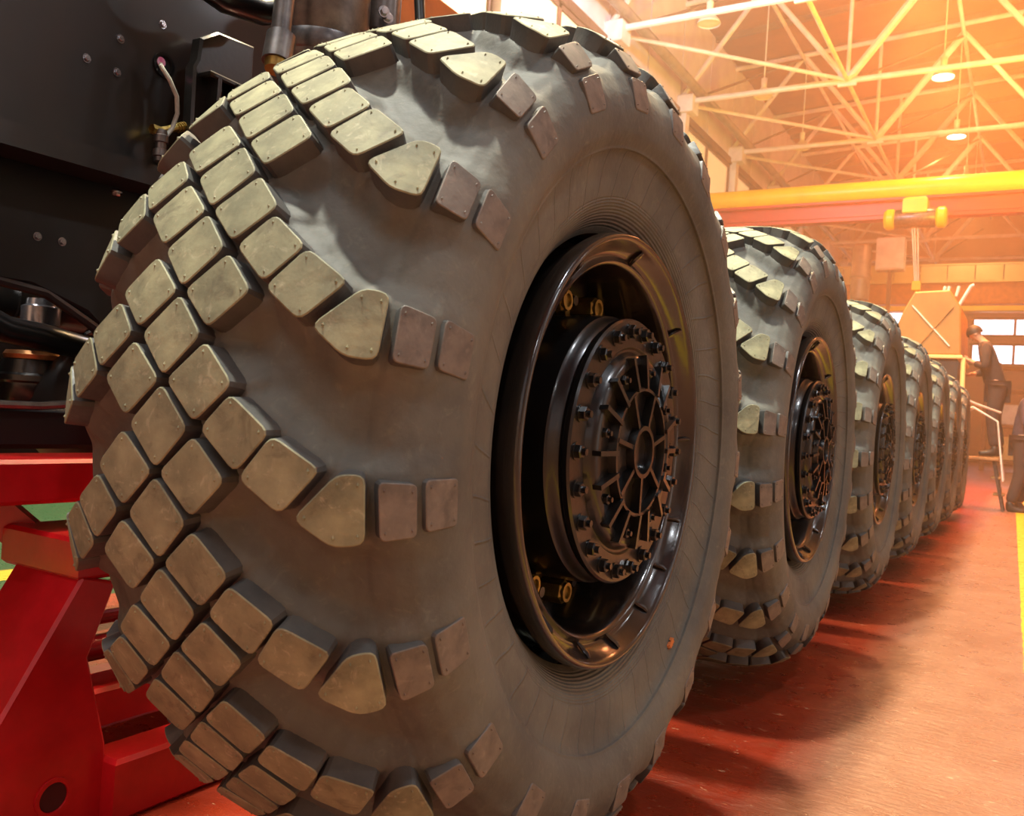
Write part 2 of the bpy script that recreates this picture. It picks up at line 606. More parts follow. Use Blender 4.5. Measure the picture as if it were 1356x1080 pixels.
mb.add(vv, [(0, 1, 2, 3, 4, 5), (11, 10, 9, 8, 7, 6)] + [(i, i + 6, (i + 1) % 6 + 6, (i + 1) % 6) for i in range(6)])
roof = struct(mb.build('ceiling', M['roof'], smooth=0))
pm = MB().beam((XW, 0, RZ - 0.08), (1, 0, RZ + 0.62), 0.12, 0.16).beam((1, 0, RZ + 0.62), (10, 0, RZ - 0.08), 0.12, 0.16).mesh(
    'purlin', M['brown_steel'])
for k in range(20):
    put('purlin', pm, roof, (0, 7.4 + 2.365 * k - 1.2, 0))

# left wall: posts, long rail, conduit pipe, cream windows
for i, y in enumerate(NODE_Y):
    mb = MB()
    mb.box((XW, y - 0.14, 0), (XW + 0.3, y + 0.14, ZN + 0.1), bev=0.015)
    mb.box((XW, y - 0.24, ZN - 0.35), (XW + 0.5, y + 0.24, ZN + 0.12), bev=0.02)
    p = mb.build('trim_%d' % (i + 1), M['white_steel'])
    struct(p)
rail = MB().box((XW, -2, 9.2), (XW + 0.16, 49.9, 9.42), bev=0.02).build('trim_20', M['brown_steel'])
struct(rail)
pipe = MB().tube([(XW + 0.42, -2, 10.02), (XW + 0.42, 49.8, 10.02)], 0.13, 14).build('conduit_pipe', M['grey_metal'])
tag(pipe, 'thick grey pipe running along the left wall above the windows', 'pipe')
for i, y in enumerate(NODE_Y[:-1]):
    wf = MB()
    y0, y1 = y + 0.14, y + 4.59
    z0, z1 = 4.2, 9.2
    for a, b in (((y0, z0), (y1, z0 + 0.1)), ((y0, z1 - 0.1), (y1, z1)), ((y0, z0), (y0 + 0.1, z1)), ((y1 - 0.1, z0), (y1, z1)),
                 (((y0 + y1) / 2 - 0.06, z0), ((y0 + y1) / 2 + 0.06, z1)), ((y0, 6.66), (y1, 6.74))):
        wf.box((XW, a[0], a[1]), (XW + 0.1, b[0], b[1]))
    f = struct(wf.build('window_%d' % (i + 1), M['brown_steel']))
    pane = MB().box((XW + 0.005, 0, 0), (XW + 0.05, 2.1, 2.4)).mesh('pane', M['cream']) if i == 0 else pane
    for a in (y0 + 0.1, (y0 + y1) / 2 + 0.06):
        for b in (z0 + 0.08, 6.75):
            put('pane', pane, f, (0, a, b))

M['dado'] = mat('green_dado', srgb(20, 120, 80), srgb(16, 100, 66), 0.5, scale=1)
struct(MB().box((XW, -7.9, 0.12), (XW + 0.04, 49.9, 1.9), bev=0.01).build('trim_21', M['dado']))
struct(MB().box((XW, -7.9, 0), (XW + 0.06, 49.9, 0.12), bev=0.01).build('baseboard_left', M['brown_steel']))
# roof trusses: one thing each, every bar a part
bar = {}
X_LOW = [-8, -3.63, 0.74, 5.11, 9.48]
X_UP = [-5.82, -1.45, 2.92, 7.3]
ZU = 12.3
t0 = thing('roof_truss', 'x', 'truss', (0, NODE_Y[3], 0), 'white steel roof trusses')
MB().tube([(-8, 0, ZN), (10, 0, ZN)], 0.075, 8).build('lower_chord', M['white_steel'], t0)
MB().tube([(-8, 0, ZU), (1, 0, ZU + 0.5)], 0.07, 8).build('upper_chord', M['white_steel'], t0)
MB().tube([(1, 0, ZU + 0.5), (10, 0, ZU)], 0.07, 8).build('upper_chord', M['white_steel'], t0)
for i, xu in enumerate(X_UP):
    for xl in (X_LOW[i], X_LOW[i + 1]):
        fat = 0.105 if xl < xu and i > 0 else 0.07
        MB().tube([(xl, 0, ZN), (xu, 0, ZU + 0.1)], fat, 8).build('diagonal', M['white_steel'], t0)
for xl in X_LOW[1:4]:
    MB().tube([(xl, 0, ZN), (xl, 0, ZU + 0.25)], 0.05, 8).build('post', M['white_steel'], t0)
    MB().box((xl - 0.22, -0.03, ZN - 0.14), (xl + 0.22, 0.03, ZN + 0.22), bev=0.01).build('gusset_plate', M['white_steel'], t0)
MB().tube([(-8, 0.1, ZN), (-3.63, 4.68, ZN)], 0.05, 8).build('wind_brace', M['white_steel'], t0)
MB().tube([(-8, 0.1, ZN), (-5.82, 4.68, ZU)], 0.035, 8).build('wind_brace', M['brown_steel'], t0)
MB().tube([(-3.63, 0.1, ZN), (-1.45, 4.68, ZU)], 0.035, 8).build('wind_brace', M['brown_steel'], t0)
truss_names = ['roof truss overhead, in front of the first bay seen on the wall', 'nearest roof truss in view, meeting the wall highest in the picture',
               'second roof truss in view, its node right of the near wheel top', 'third roof truss, just above the near yellow crane',
               'fourth roof truss, seen just under the near yellow crane beam', 'fifth roof truss, beyond the near yellow crane',
               'roof truss above the far cream crane girder', 'last roof truss, by the far end wall']
ts = [t0] + [copy_tree(t0) for _ in range(7)]
for i, (t, lb) in enumerate(zip(ts, truss_names)):
    t.location = (0, NODE_Y[3 + i], 0)
    t['label'] = 'white steel ' + lb
for xx, zz, lb in ((-3.63, ZN, 'long tie tube joining the lower truss nodes nearest the left wall'),
                   (0.74, ZN, 'long tie tube joining the lower truss nodes over the right lane'),
                   (-5.82, ZU, 'long upper tie tube under the roof near the left wall'),
                   (-1.45, ZU, 'long upper tie tube under the roof over the truck')):
    o = MB().tube([(xx, 8, zz), (xx, 49.8, zz)], 0.055, 8).build('tie_tube', M['white_steel'])
    tag(o, 'white steel ' + lb, 'beam', 'long tie tubes')


# high bay lamps
def hall_lamp(x, y, z, on, label):
    t = thing('pendant_lamp', label, 'lamp', (x, y, z), 'lit pendant lamps' if on else 'unlit pendant lamps')
    MB().lathe([(0.0, 0.255), (0.02, 0.26), (0.10, 0.22), (0.20, 0.12), (0.26, 0.075), (0.27, 0.0)], 24, axis='z').build(
        'lamp_shade', M['lamp_white'], t)
    MB().lathe([(0.03, 0.0), (0.02, 0.15), (0.03, 0.24)], 24, axis='z').build('lamp_bulb', M['lamp_on'] if on else M['lamp_off'], t)
    MB().lathe([(0.26, 0.0), (0.26, 0.07), (0.50, 0.08), (0.52, 0.05), (0.52, 0)], 14, axis='z').build('ballast_housing', M['lamp_white'], t)
    MB().tube([(0, 0, 0.5), (0, 0, RZ - z + 0.3)], 0.02, 6).build('hanger_rod', M['lamp_white'], t)
    return t


ln = {6: 'lit white pendant lamp, highest lit lamp in the picture', 7: 'lit white pendant lamp, second lit lamp above the near yellow crane',
      8: 'lit white pendant lamp hidden mostly behind the near yellow crane beam', 9: 'lit white pendant lamp under the yellow crane beam, right of the hoist'}
for i, y in enumerate(LAMP_YS):
    if i in ln:
        hall_lamp(LAMP_X, y, LAMP_Z, True, ln[i])
for y, lb in ((18.7, 'unlit pendant lamp close to the left wall, nearest the camera'), (23.4, 'unlit pendant lamp by the left wall, the second one along'),
              (28.1, 'unlit pendant lamp by the left wall, just above the crane beam')):
    hall_lamp(-5.96, y, LAMP_Z, False, lb)

# haze volume added in the far hall, tinted orange to spread the warm glow
hm = bpy.data.materials.new('haze')
hm.use_nodes = True
hm.node_tree.nodes.clear()
ho_ = hm.node_tree.nodes.new('ShaderNodeOutputMaterial')
vs = hm.node_tree.nodes.new('ShaderNodeVolumeScatter')
vs.inputs['Color'].default_value = (1.0, 0.56, 0.30, 1)
vs.inputs['Density'].default_value = HAZE
vs.inputs['Anisotropy'].default_value = 0.35
hm.node_tree.links.new(vs.outputs[0], ho_.inputs['Volume'])
hz = MB().box((XW + 0.05, 2.6, 0.01), (9.95, 49.8, 12.3)).build('haze', hm, smooth=0)
struct(hz)

# near bridge crane with hoist
cr = thing('bridge_crane', 'yellow overhead crane beam with red lower flange across the hall', 'crane', (0, 24, 0))
MB().tube([(-7.7, 0, 7.22), (9.9, 0, 7.22)], 0.28, 20).build('girder_tube', M['yellow'], cr)
mb = MB().box((-7.7, -0.03, 6.6), (9.9, 0.03, 7.0)).box((-7.7, -0.16, 6.46), (9.9, 0.16, 6.56), bev=0.01)
mb.box((-7.7, -0.2, 6.93), (9.9, 0.2, 7.0), bev=0.01)
MB.build(mb, 'lower_flange', M['red_flange'], cr)
ho = thing('hoist_trolley', 'yellow electric hoist hanging under the near crane beam', 'hoist', (-2.02, 24, 0))
mb = MB().lathe([(-0.5, 0), (-0.5, 0.2), (-0.42, 0.24), (0.42, 0.24), (0.5, 0.2), (0.5, 0)], 20, centre=(0, -0.48, 6.36))
mb.build('drum', M['steel'], ho)
MB().box((-0.28, -0.72, 6.42), (0.28, -0.24, 6.86), bev=0.06).build('gear_housing', M['yellow'], ho)
for sx in (-1, 1):
    MB().lathe([(-0.13, 0), (-0.13, 0.2), (-0.06, 0.26), (0.08, 0.26), (0.13, 0.2), (0.13, 0)], 18, centre=(sx * 0.58, -0.48, 6.36)).build(
        'motor', M['yellow'], ho)
    MB().lathe([(-0.04, 0), (-0.04, 0.1), (0.04, 0.1), (0.04, 0)], 14, axis='y', centre=(sx * 0.2, -0.24, 6.66)).build('trolley_wheel', M['steel'], ho)
for sx in (-0.06, 0.0, 0.07):
    MB().tube([(sx, -0.48, 6.15), (sx * 0.6 + 0.12, -0.48, 4.75)], 0.018, 6).build('hoist_rope', M['white_steel'], ho)
MB().box((0.02, -0.54, 4.55), (0.22, -0.42, 4.8), bev=0.03).tube(
    [(0.12, -0.48, 4.56), (0.12, -0.48, 4.42), (0.19, -0.48, 4.36), (0.18, -0.48, 4.26), (0.1, -0.48, 4.25), (0.05, -0.48, 4.32)], 0.025, 8).build(
    'hook_block', M['yellow'], ho)
# far bridge crane: box girder with a railed catwalk
fc = thing('bridge_crane', 'cream box girder crane with panelled catwalk near the far end', 'crane', (0, 40, 0))
MB().box((-7.9, 0, 6.6), (9.9, 0.7, 7.5), bev=0.03).build('box_girder', M['orange_paint'], fc)
MB().box((-7.9, -0.12, 6.28), (9.9, 0.5, 6.5), bev=0.03).build('lower_flange', M['yellow'], fc)
cw = MB().box((0, -0.12, 7.56), (0.98, -0.07, 8.16), bev=0.01).mesh('catwalk_panel', M['girder'])
for k in range(17):
    put('catwalk_panel', cw, fc, (-7.6 + k * 1.02, 0, 0))
MB().box((-7.9, -0.16, 7.46), (9.9, 0.6, 7.56)).box((-7.9, -0.14, 8.17), (9.9, -0.06, 8.24)).build('catwalk_rail', M['girder'], fc)

# equipment high behind the crane, by the left wall
o = thing('air_duct', 'pale round ventilation drum standing high by the left wall', 'duct', (-5.25, 36, 0))
MB().lathe([(6.2, 0), (6.2, 0.34), (6.3, 0.36), (8.2, 0.36), (8.3, 0.3), (8.35, 0)], 24, axis='z').build('drum', M['grey_metal'], o)
MB().lathe([(7.0, 0.37), (7.06, 0.39), (7.12, 0.37)], 24, axis='z').build('band', M['grey_metal'], o)
MB().box((-0.06, -0.06, 0), (0.06, 0.06, 6.2)).build('support_post', M['brown_steel'], o)
o = thing('control_cabinet', 'pale cabinet on a post beside the ventilation drum', 'cabinet', (-4.2, 36, 0))
MB().box((-0.5, -0.3, 7.3), (0.5, 0.3, 8.55), bev=0.03).build('body', M['white_steel'], o)
MB().box((-0.44, -0.33, 7.36), (0.44, -0.3, 8.49), bev=0.008).build('door', M['white_steel'], o)
MB().box((-0.07, -0.07, 0), (0.07, 0.07, 7.3)).build('support_post', M['brown_steel'], o)

# end wall glazing
for i, (xa, xb, za, zb) in enumerate(((-2.0, 5.5, 6.45, 7.2), (-2.0, 5.5, 5.0, 5.9), (-7.0, -5.2, 4.0, 7.7))):
    f = MB()
    f.box((xa - 0.1, 49.85, za - 0.1), (xb + 0.1, 50, za)).box((xa - 0.1, 49.85, zb), (xb + 0.1, 50, zb + 0.1))
    n = 4 if i < 2 else 2
    for k in range(n + 1):
        xx = xa + (xb - xa) * k / n
        f.box((xx - 0.06, 49.85, za), (xx + 0.06, 50, zb))
    fo = struct(f.build('window_%d' % (20 + i), M['brown_steel']))
    for k in range(n):
        xx, xe = xa + (xb - xa) * k / n + 0.06, xa + (xb - xa) * (k + 1) / n - 0.06
        MB().box((xx, 49.92, za), (xe, 49.97, zb)).build('pane', M['far_glass'], fo)
# pallet racks and crates standing along the far end of the lane
rk = thing('storage_rack', 'dark steel storage rack by the far end wall right of ladder', 'rack', (0.45, 34, 0))
for xx in (-1.1, 0.1, 1.3):
    for yy in (0, 0.8):
        MB().box((xx - 0.06, yy - 0.06, 0), (xx + 0.06, yy + 0.06, 3.6), bev=0.01).build('post', M['brown_steel'], rk)
for zz in (0.3, 1.5, 2.7, 3.5):
    MB().box((-1.16, -0.06, zz), (1.36, 0.86, zz + 0.1), bev=0.01).build('shelf', M['brown_steel'], rk)
for i, (xx, zz, a, b, mm, lb) in enumerate(((-0.75, 0.4, 0.6, 0.8, 'girder', 'cream crate on the lowest shelf, left bay'), (0.3, 0.4, 0.9, 0.7, 'grey_metal', 'grey crate on the lowest shelf, right bay'),
                                  (-0.8, 1.6, 0.7, 0.7, 'white_steel', 'white box on the middle shelf, left bay'), (0.4, 1.6, 0.7, 0.9, 'red_paint', 'red box on the middle shelf, right bay'))):
    o = MB().box((xx, 0.05, zz + 0.005), (xx + a, 0.7, zz + b), bev=0.03).build('crate', M[mm], None)
    o.location = (0.45, 34, 0)
    tag(o, lb + ' of the far rack', 'crate', 'crates on the far rack')

# ------------------------------------------------------------------ tyre geometry
XC = -0.282                                   # tread centre plane (rim flange plane is x = 0)
HALF = np.array([(0, .762), (.07, .7615), (.132, .757), (.18, .748), (.222, .735), (.258, .718), (.285, .697), (.305, .672), (.319, .645), (.328, .61),
                 (.329, .575), (.322, .545), (.308, .524), (.302, .518), (.297, .50), (.292, .465), (.284, .435), (.270, .412), (.254, .398), (.240, .385)])
full = np.concatenate([np.stack([-HALF[::-1, 0], HALF[::-1, 1]], -1)[:-1], HALF])
seg_ = np.r_[0, np.cumsum(np.hypot(*np.diff(full, axis=0).T))]
SMAX = seg_[-1] / 2
_t = np.linspace(0, seg_[-1], 1201)
_u = np.interp(_t, seg_, full[:, 0])
_r = np.interp(_t, seg_, full[:, 1])
ker = np.exp(-0.5 * (np.arange(-30, 31) / 7.0) ** 2)
ker /= ker.sum()
_us = np.convolve(np.pad(_u, 30, mode='reflect', reflect_type='odd'), ker, 'valid')
_rs = np.convolve(np.pad(_r, 30, mode='reflect', reflect_type='odd'), ker, 'valid')
_s = _t - SMAX
_du, _dr = np.gradient(_us, _s), np.gradient(_rs, _s)
_nl = np.hypot(_du, _dr)
_nu, _nr = -_dr / _nl, _du / _nl              # outward normal in (u, r)


def depth(s):
    return np.interp(np.abs(s), [0, .1, .2, .27, .30, .33, .36, .39, .425, .46], [.046, .050, .056, .057, .048, .029, .016, .009, .003, 0])


def surf(theta_deg, s, h):
    """point at angle, arc length across the tread and height along the normal above the tread surface"""
    u, r = np.interp(s, _s, _us), np.interp(s, _s, _rs)
    nu, nr = np.interp(s, _s, _nu), np.interp(s, _s, _nr)
    u, r = u + nu * h, r + nr * h
    a = np.radians(theta_deg)
    return np.stack([XC + u, -r * np.cos(a), r * np.sin(a)], -1)


PITCH_A = 360 / 21
Q = PITCH_A / 4
D0 = [(3.65, 0), (0, .0505), (-3.65, 0), (0, -.0505)]
D1 = [(3.45, .002), (0.0, .0505), (-3.4, .0), (0, -.053)]
DD2 = [(3.2, -.007), (.3, .048), (-3.2, .007), (.1, -.047)]
DD3 = [(4.15, -.008), (1.63, .049), (-2.25, .004), (.4, -.048)]
TRI = [(5.4, .262), (5.4, .291), (-.65, .291), (-.75, .256), (1.5, .214)]
PA1 = [(4.96, .309), (4.66, .355), (-.64, .355), (-.64, .311)]
PA2 = [(5.06, .368), (4.9, .422), (-.54, .421), (-.34, .369)]
off = lambda P, s0: [(a, b + s0) for a, b in P]
# kind name -> (polygon, quarter steps, style)
KINDS = [('centre', D0, (1, 3), 'tread'), ('inner', off(D1, .064), (0, 2), 'tread'), ('second', off(DD2, .126), (1,), 'tread'),
         ('third', off(DD3, .190), (2,), 'tread'), ('shoulder', TRI, (3,), 'tread'), ('padone', PA1, (3,), 'pad'), ('padtwo', PA2, (3,), 'pad')]
LIST = []                                     # (polygon in (theta, s), [theta offsets], style, side)
for nm, poly, ys, st in KINDS:
    LIST.append((poly, [-Q * y for y in ys], st, 1, nm))
    if nm != 'centre':
        LIST.append(([(a, -b) for a, b in poly][::-1], [-Q * (y + 2) for y in ys], st, -1, nm))


def metric(poly):
    P = np.array(poly, float)
    rr = np.interp(P[:, 1].mean(), _s, _rs)
    k = rr * PI / 180
    return P * np.array([k, 1.0]), k


def rounded(P, rad):
    out = []
    n = len(P)
    for i in range(n):
        a, b, c = P[i - 1], P[i], P[(i + 1) % n]
        la, lc = np.linalg.norm(a - b), np.linalg.norm(c - b)
        d = min(rad, 0.38 * la, 0.38 * lc)
        p, q = b + (a - b) / la * d, b + (c - b) / lc * d
        for t in (0, .33, .67, 1):
            out.append((1 - t) ** 2 * p + 2 * t * (1 - t) * b + t * t * q)
    return np.array(out)


def block_mesh(poly, st, name):
    P, k = metric(poly)
    ar = 0.5 * np.sum(P[:, 0] * np.roll(P[:, 1], -1) - np.roll(P[:, 0], -1) * P[:, 1])
    if ar < 0:
        P = P[::-1]
    cen0 = P.mean(0)
    P = cen0 + (P - cen0) * (1.09 if st == 'tread' else 1.03)
    R = rounded(P, 0.013 if st == 'tread' else 0.008)
    n = len(R)
    cen = R.mean(0)
    dep = depth(R[:, 1])
    ch = 0.0016 if st == 'tread' else 0.0012
    base_out = inset(R, -0.010) if st == 'tread' else inset(R, -0.004)
    mid_out = inset(R, -0.002) if st == 'tread' else inset(R, -0.001)
    rings = [(inset(R, ch), np.zeros(n)), (R, np.full(n, -ch * 0.8)), (mid_out, -dep * 0.45), (base_out, -(dep + 0.004))]
    vs_ = [surf(cen[0] / k, cen[1], np.array(0.0))]
    for q, h in rings:
        vs_ += list(surf(q[:, 0] / k, q[:, 1], h))
    fs, mi = [], []
    for i in range(n):
        j = (i + 1) % n
        fs.append((0, 1 + i, 1 + j))
        mi.append(0)
        for g in range(3):
            a, b = 1 + g * n, 1 + (g + 1) * n
            fs.append((a + i, b + i, b + j, a + j))
            mi.append(0 if g == 0 else 1)
    # little mould pips near the corners
    nc = len(P)
    for i in range(nc):
        c = cen + (P[i] - cen) * 0.72
        pr = 0.0026 if st == 'tread' else 0.0022
        o = len(vs_)
        for a in range(4):
            q = c + pr * np.array([math.cos(a * PI / 2) * 1.5, math.sin(a * PI / 2) * .7])
            vs_.append(surf(q[0] / k, q[1], np.array(-0.0005)))
        vs_.append(surf(c[0] / k, c[1], np.array(0.0022)))
        for a in range(4):
            fs.append((o + a, o + (a + 1) % 4, o + 4))
            mi.append(0)
    mb = MB()
    mb.v = [tuple(map(float, v)) for v in vs_]
    # outward winding check
    f0 = [np.array(mb.v[i]) for i in fs[0]]
    nrm = np.cross(f0[1] - f0[0], f0[2] - f0[0])
    ref = f0[0] - np.array([XC, 0, 0])
    if nrm @ ref < 0:
        fs = [f[::-1] for f in fs]
    mb.f, mb.m = fs, mi
    return mb


def seg_dist(pts, poly):
    """distance from pts (n,2) to polygon (m,2), zero inside"""
    a, b = poly, np.roll(poly, -1, 0)
    d = b - a
    w_ = pts[:, None] - a[None]
    t = np.clip((w_ * d).sum(-1) / (d * d).sum(-1), 0, 1)
    dist = np.linalg.norm(w_ - t[..., None] * d, axis=-1).min(1)
    x, y = pts[:, 0], pts[:, 1]
    ins = np.zeros(len(pts), bool)
    for i in range(len(a)):
        c = ((a[i, 1] > y) != (b[i, 1] > y)) & (x < (b[i, 0] - a[i, 0]) * (y - a[i, 1]) / (b[i, 1] - a[i, 1] + 1e-12) + a[i, 0])
        ins ^= c
    dist[ins] = 0
    return dist


def carcass():
    NP = 36
    sv = np.unique(np.concatenate([np.linspace(-.43, .43, 150), np.linspace(.43, SMAX, 26), -np.linspace(.43, SMAX, 26)]))
    th = np.arange(NP) * PITCH_A / NP
    s_ring = float(_s[600 + np.argmin(np.abs(_rs[600:] - 0.5225))])
    edge = np.array([-.0045, -.003, -.0015, 0, .0015, .003, .0045])
    sv = np.unique(np.round(np.concatenate([sv, s_ring + edge, -s_ring + edge]), 6))
    T, S = np.meshgrid(th, sv, indexing='ij')
    rr = np.interp(S, _s, _rs)
    best = np.full(T.size, 9.0)
    for poly, offs, st, side, nm in LIST:
        for o in offs:
            for k in range(-2, 4):
                p = np.array(poly) + np.array([o + k * PITCH_A, 0])
                if p[:, 0].max() < -6 or p[:, 0].min() > PITCH_A + 6:
                    continue
                kk = np.interp(p[:, 1].mean(), _s, _rs) * PI / 180
                pm_ = p * np.array([kk, 1])
                q = np.stack([T.ravel() * kk, S.ravel()], -1)
                best = np.minimum(best, seg_dist(q, pm_))
    f = np.clip(1 - best / 0.042, 0, 1)
    f = f * f * (3 - 2 * f) * 0.5
    h = (-depth(S).ravel() * (1 - f)).reshape(T.shape)
    h = h - 0.0035 / (1 + np.exp(-(np.abs(S) - s_ring) / 0.0007)) + 0.0025 * np.exp(-((np.abs(S) - s_ring + .0015) / .0018) ** 2)
    vs_ = []
    for k in range(21):
        vs_.append(surf(T + k * PITCH_A, S, h).reshape(-1, 3))
    V = np.concatenate(vs_)
    nt_, ns = NP * 21, len(sv)
    i = np.arange(nt_)[:, None] * ns + np.arange(ns - 1)[None]
    j = (np.arange(nt_)[:, None] + 1) % nt_ * ns + np.arange(ns - 1)[None]
    Fq = np.stack([i, i + 1, j + 1, j], -1).reshape(-1, 4)
    me = bpy.data.meshes.new('tyre')
    me.from_pydata(V.tolist(), [], Fq.tolist())
    me.materials.append(M['rubber'])
    me.polygons.foreach_set('use_smooth', [True] * len(Fq))
    me.update()
    # make sure the faces look outwards
    p0 = me.polygons[len(me.polygons) // 4 + ns // 2]
    if p0.normal.dot(p0.center - Vector((XC, 0, 0))) < 0:
        me.flip_normals()
    return me


TYRE = carcass()
BLOCKS = [(block_mesh(poly, st, nm), offs, st, side, nm) for poly, offs, st, side, nm in LIST]
BMESH = [b.mesh('tread_block' if st == 'tread' else 'side_lug', [M['tread'] if st == 'tread' else M['pad'], M['rubber_side']], 0.4)
         for b, offs, st, side, nm in BLOCKS]


def wrap(a):
    return (a + 180) % 360 - 180


def rot_verts(vs_, dth):
    a = -math.radians(dth)
    c, s = math.cos(a), math.sin(a)
    return [(x, y * c - z * s, y * s + z * c) for x, y, z in vs_]


def is_single(th, st, side):
    """blocks the camera side can show get an object each"""
    if side > 0 and st == 'pad':
        return True
    if st == 'pad':
        return False
    lim = 112 if side >= 0 else 92
    return abs(wrap(th)) < lim


# ------------------------------------------------------------------ wheel
def build_rim(parent):
    prof = [(-.34, .300), (-.22, .312), (-.14, .316), (-.085, .320), (-.045, .325), (-.030, .328), (-.020, .3305), (-.014, .334), (-.012, .338), (-.016, .342), (-.021, .346),
            (-.021, .351), (-.016, .357), (-.008, .3625), (-.002, .3665), (.004, .370), (.010, .3735), (.014, .3775), (.014, .382), (.009, .386),
            (.000, .388), (-.012, .387), (-.03, .380), (-.05, .372), (-.07, .366), (-.34, .360)]
    rim = MB().lathe(prof[::-1], 128).build('rim', M['rim_paint'], parent, 0.9)
    notch = MB()
    notch.add([(-.020, .345, -.005), (-.020, .345, .005), (-.010, .354, .006), (.002, .3645, .005), (.002, .3645, -.005), (-.010, .354, -.006),
               (-.024, .35, 0), (-.014, .362, 0)],
              [(0, 1, 2, 5), (5, 2, 3, 4), (0, 5, 7, 6), (5, 4, 7), (1, 6, 7, 2), (2, 7, 3)])
    nm = MB()
    nm.tube([(-.022, .344, 0), (-.012, .3535, .003), (-.002, .361, .005), (.004, .368, .004)], [.003, .0045, .0045, .003], 6)
    me = nm.mesh('weld_bead', M['rim_paint'])
    for a in (8, 47, 88, 128, 170, 205, 236, 262, 282, 304, 322, 340):
        put('weld_bead', me, rim, None, (math.radians(a), 0, 0))
    # wheel disc deep inside
    dprof = [(-.20, .20), (-.175, .205), (-.165, .235), (-.168, .27), (-.172, .30), (-.19, .318), (-.21, .318)]
    MB().lathe(dprof[::-1], 96).build('wheel_disc', M['rim_paint'], parent, 0.8)
    return rim


def hexa(r, h0, h1, cone=0.0):
    """hexagonal nut with a chamfered face along +x"""
    mb = MB()
    ring = lambda rr, h: [(h, rr * math.cos(k * PI / 3), rr * math.sin(k * PI / 3)) for k in range(6)]
    vs_ = ring(r, h0) + ring(r, h1 - r * 0.15) + ring(r * 0.86, h1)
    fs = []
    for g in range(2):
        for i in range(6):
            j = (i + 1) % 6
            fs.append((g * 6 + i, g * 6 + j, g * 6 + 6 + j, g * 6 + 6 + i))
    fs.append(tuple(range(12, 18)))
    mb.add(vs_, fs)
    return mb


def build_hub(parent):
    prof = [(-.30, .24), (-.16, .243), (-.05, .243), (-.025, .241), (-.02, .236), (-.012, .2345), (-.004, .229), (.000, .229), (.002, .232), (.006, .2365), (.014, .2365), (.018, .233),
            (.018, .20), (.018, .186), (.014, .182), (.014, .178), (.022, .174), (.030, .170), (.034, .164), (.034, .155), (.030, .150), (.030, .060), (.034, .052), (.036, .0)]
    hub = MB().lathe(prof[::-1], 96).build('hub', M['black_paint'], parent, 0.6)
    # plate bolts: stud with hexagon nut and washer
    bolt = hexa(.0118, .018, .031)
    bolt.tube([(.031, 0, 0), (.038, 0, 0)], .006, 8)
    bolt.lathe([(.0175, .015), (.0205, .015), (.0205, .009)], 12)
    bm = bolt.mesh('hub_bolt', M['black_paint'])
    for k in range(22):
        a = 2 * PI * (k + 0.3) / 22
        put('hub_bolt', bm, hub, (0, .214 * math.cos(a), .214 * math.sin(a)), (a, 0, 0))
    # raised ring, centre ring, ribs of the cast cover
    def ring(r0, r1, h, nm):
        MB().lathe([(.029, r0), (.029 + h, r0 + .003), (.029 + h, r1 - .003), (.029, r1)][::-1], 64).build(nm, M['black_paint'], hub, 0.5)
    ring(.106, .118, .016, 'cover_ring')
    ring(.036, .050, .020, 'centre_ring')
    rib_o = MB()
    rib_o.beam((.038, .112, 0), (.032, .172, 0), .024, .0085)
    ro = rib_o.mesh('cover_rib', M['black_paint'])
    rib_i = MB().beam((.038, .046, 0), (.037, .110, 0), .018, .008).mesh('cover_rib', M['black_paint'])
    for k in range(16):
        a = 2 * PI * (k // 2 + (0.42 if k % 2 else 0.0)) / 8 + 0.1
        put('cover_rib', ro, hub, None, (a, 0, 0))
    for k in range(7):
        put('cover_rib', rib_i, hub, None, (2 * PI * k / 7 + 0.35, 0, 0))
    sb = hexa(.009, .030, .041)
    sb.tube([(.041, 0, 0), (.047, 0, 0)], .0045, 8)
    sm = sb.mesh('cover_bolt', M['black_paint'])
    for k in range(8):
        a = 2 * PI * (k + 0.71) / 8 + 0.1
        put('cover_bolt', sm, hub, (0, .146 * math.cos(a), .146 * math.sin(a)), (a, 0, 0))
    return hub


def build_nuts(parent):
    nut = hexa(.0225, -.14, -.092)
    nut.lathe([(-.166, .03), (-.145, .03), (-.139, .024)][::-1], 16)
    nut.lathe([(-.094, .0185), (-.087, .0185), (-.087, .0125), (-.094, .012), (-.094, 0)][::-1], 12)
    nm = nut.mesh('wheel_nut', M['brass'])
    stud = hexa(.017, -.165, -.125).tube([(-.13, 0, 0), (-.105, 0, 0)], .010, 8)
    st = stud.mesh('wheel_stud', M['black_paint'])
    for k in range(13):
        a = math.radians(98 - k * 360 / 13)
        o = put('wheel_nut', nm, parent, (0, -.272 * math.cos(a), .272 * math.sin(a)), (a, 0, 0))
        a += math.radians(14)
        put('wheel_stud', st, parent, (0, -.272 * math.cos(a), .272 * math.sin(a)), (a, 0, 0))


WL = ['nearest big lugged tyre wheel with black hub, filling the picture', 'second big wheel in the row, directly behind the nearest one',
      'third big wheel in the row, its dark rim half turned away', 'fourth big wheel in the row, behind the third and before the eight sided housing',
      'fifth big wheel in the row, small in the distance', 'sixth big wheel in the row, under the eight sided housing',
      'seventh big wheel in the row, the farthest with lugs to see', 'last big wheel in the row, beside the step ladder']
WY = [1.460, 3.1035, 4.807, 6.41, 8.06, 9.70, 11.35]
PHASE = [5.0, 0, 7, 3, 11, 5, 9]


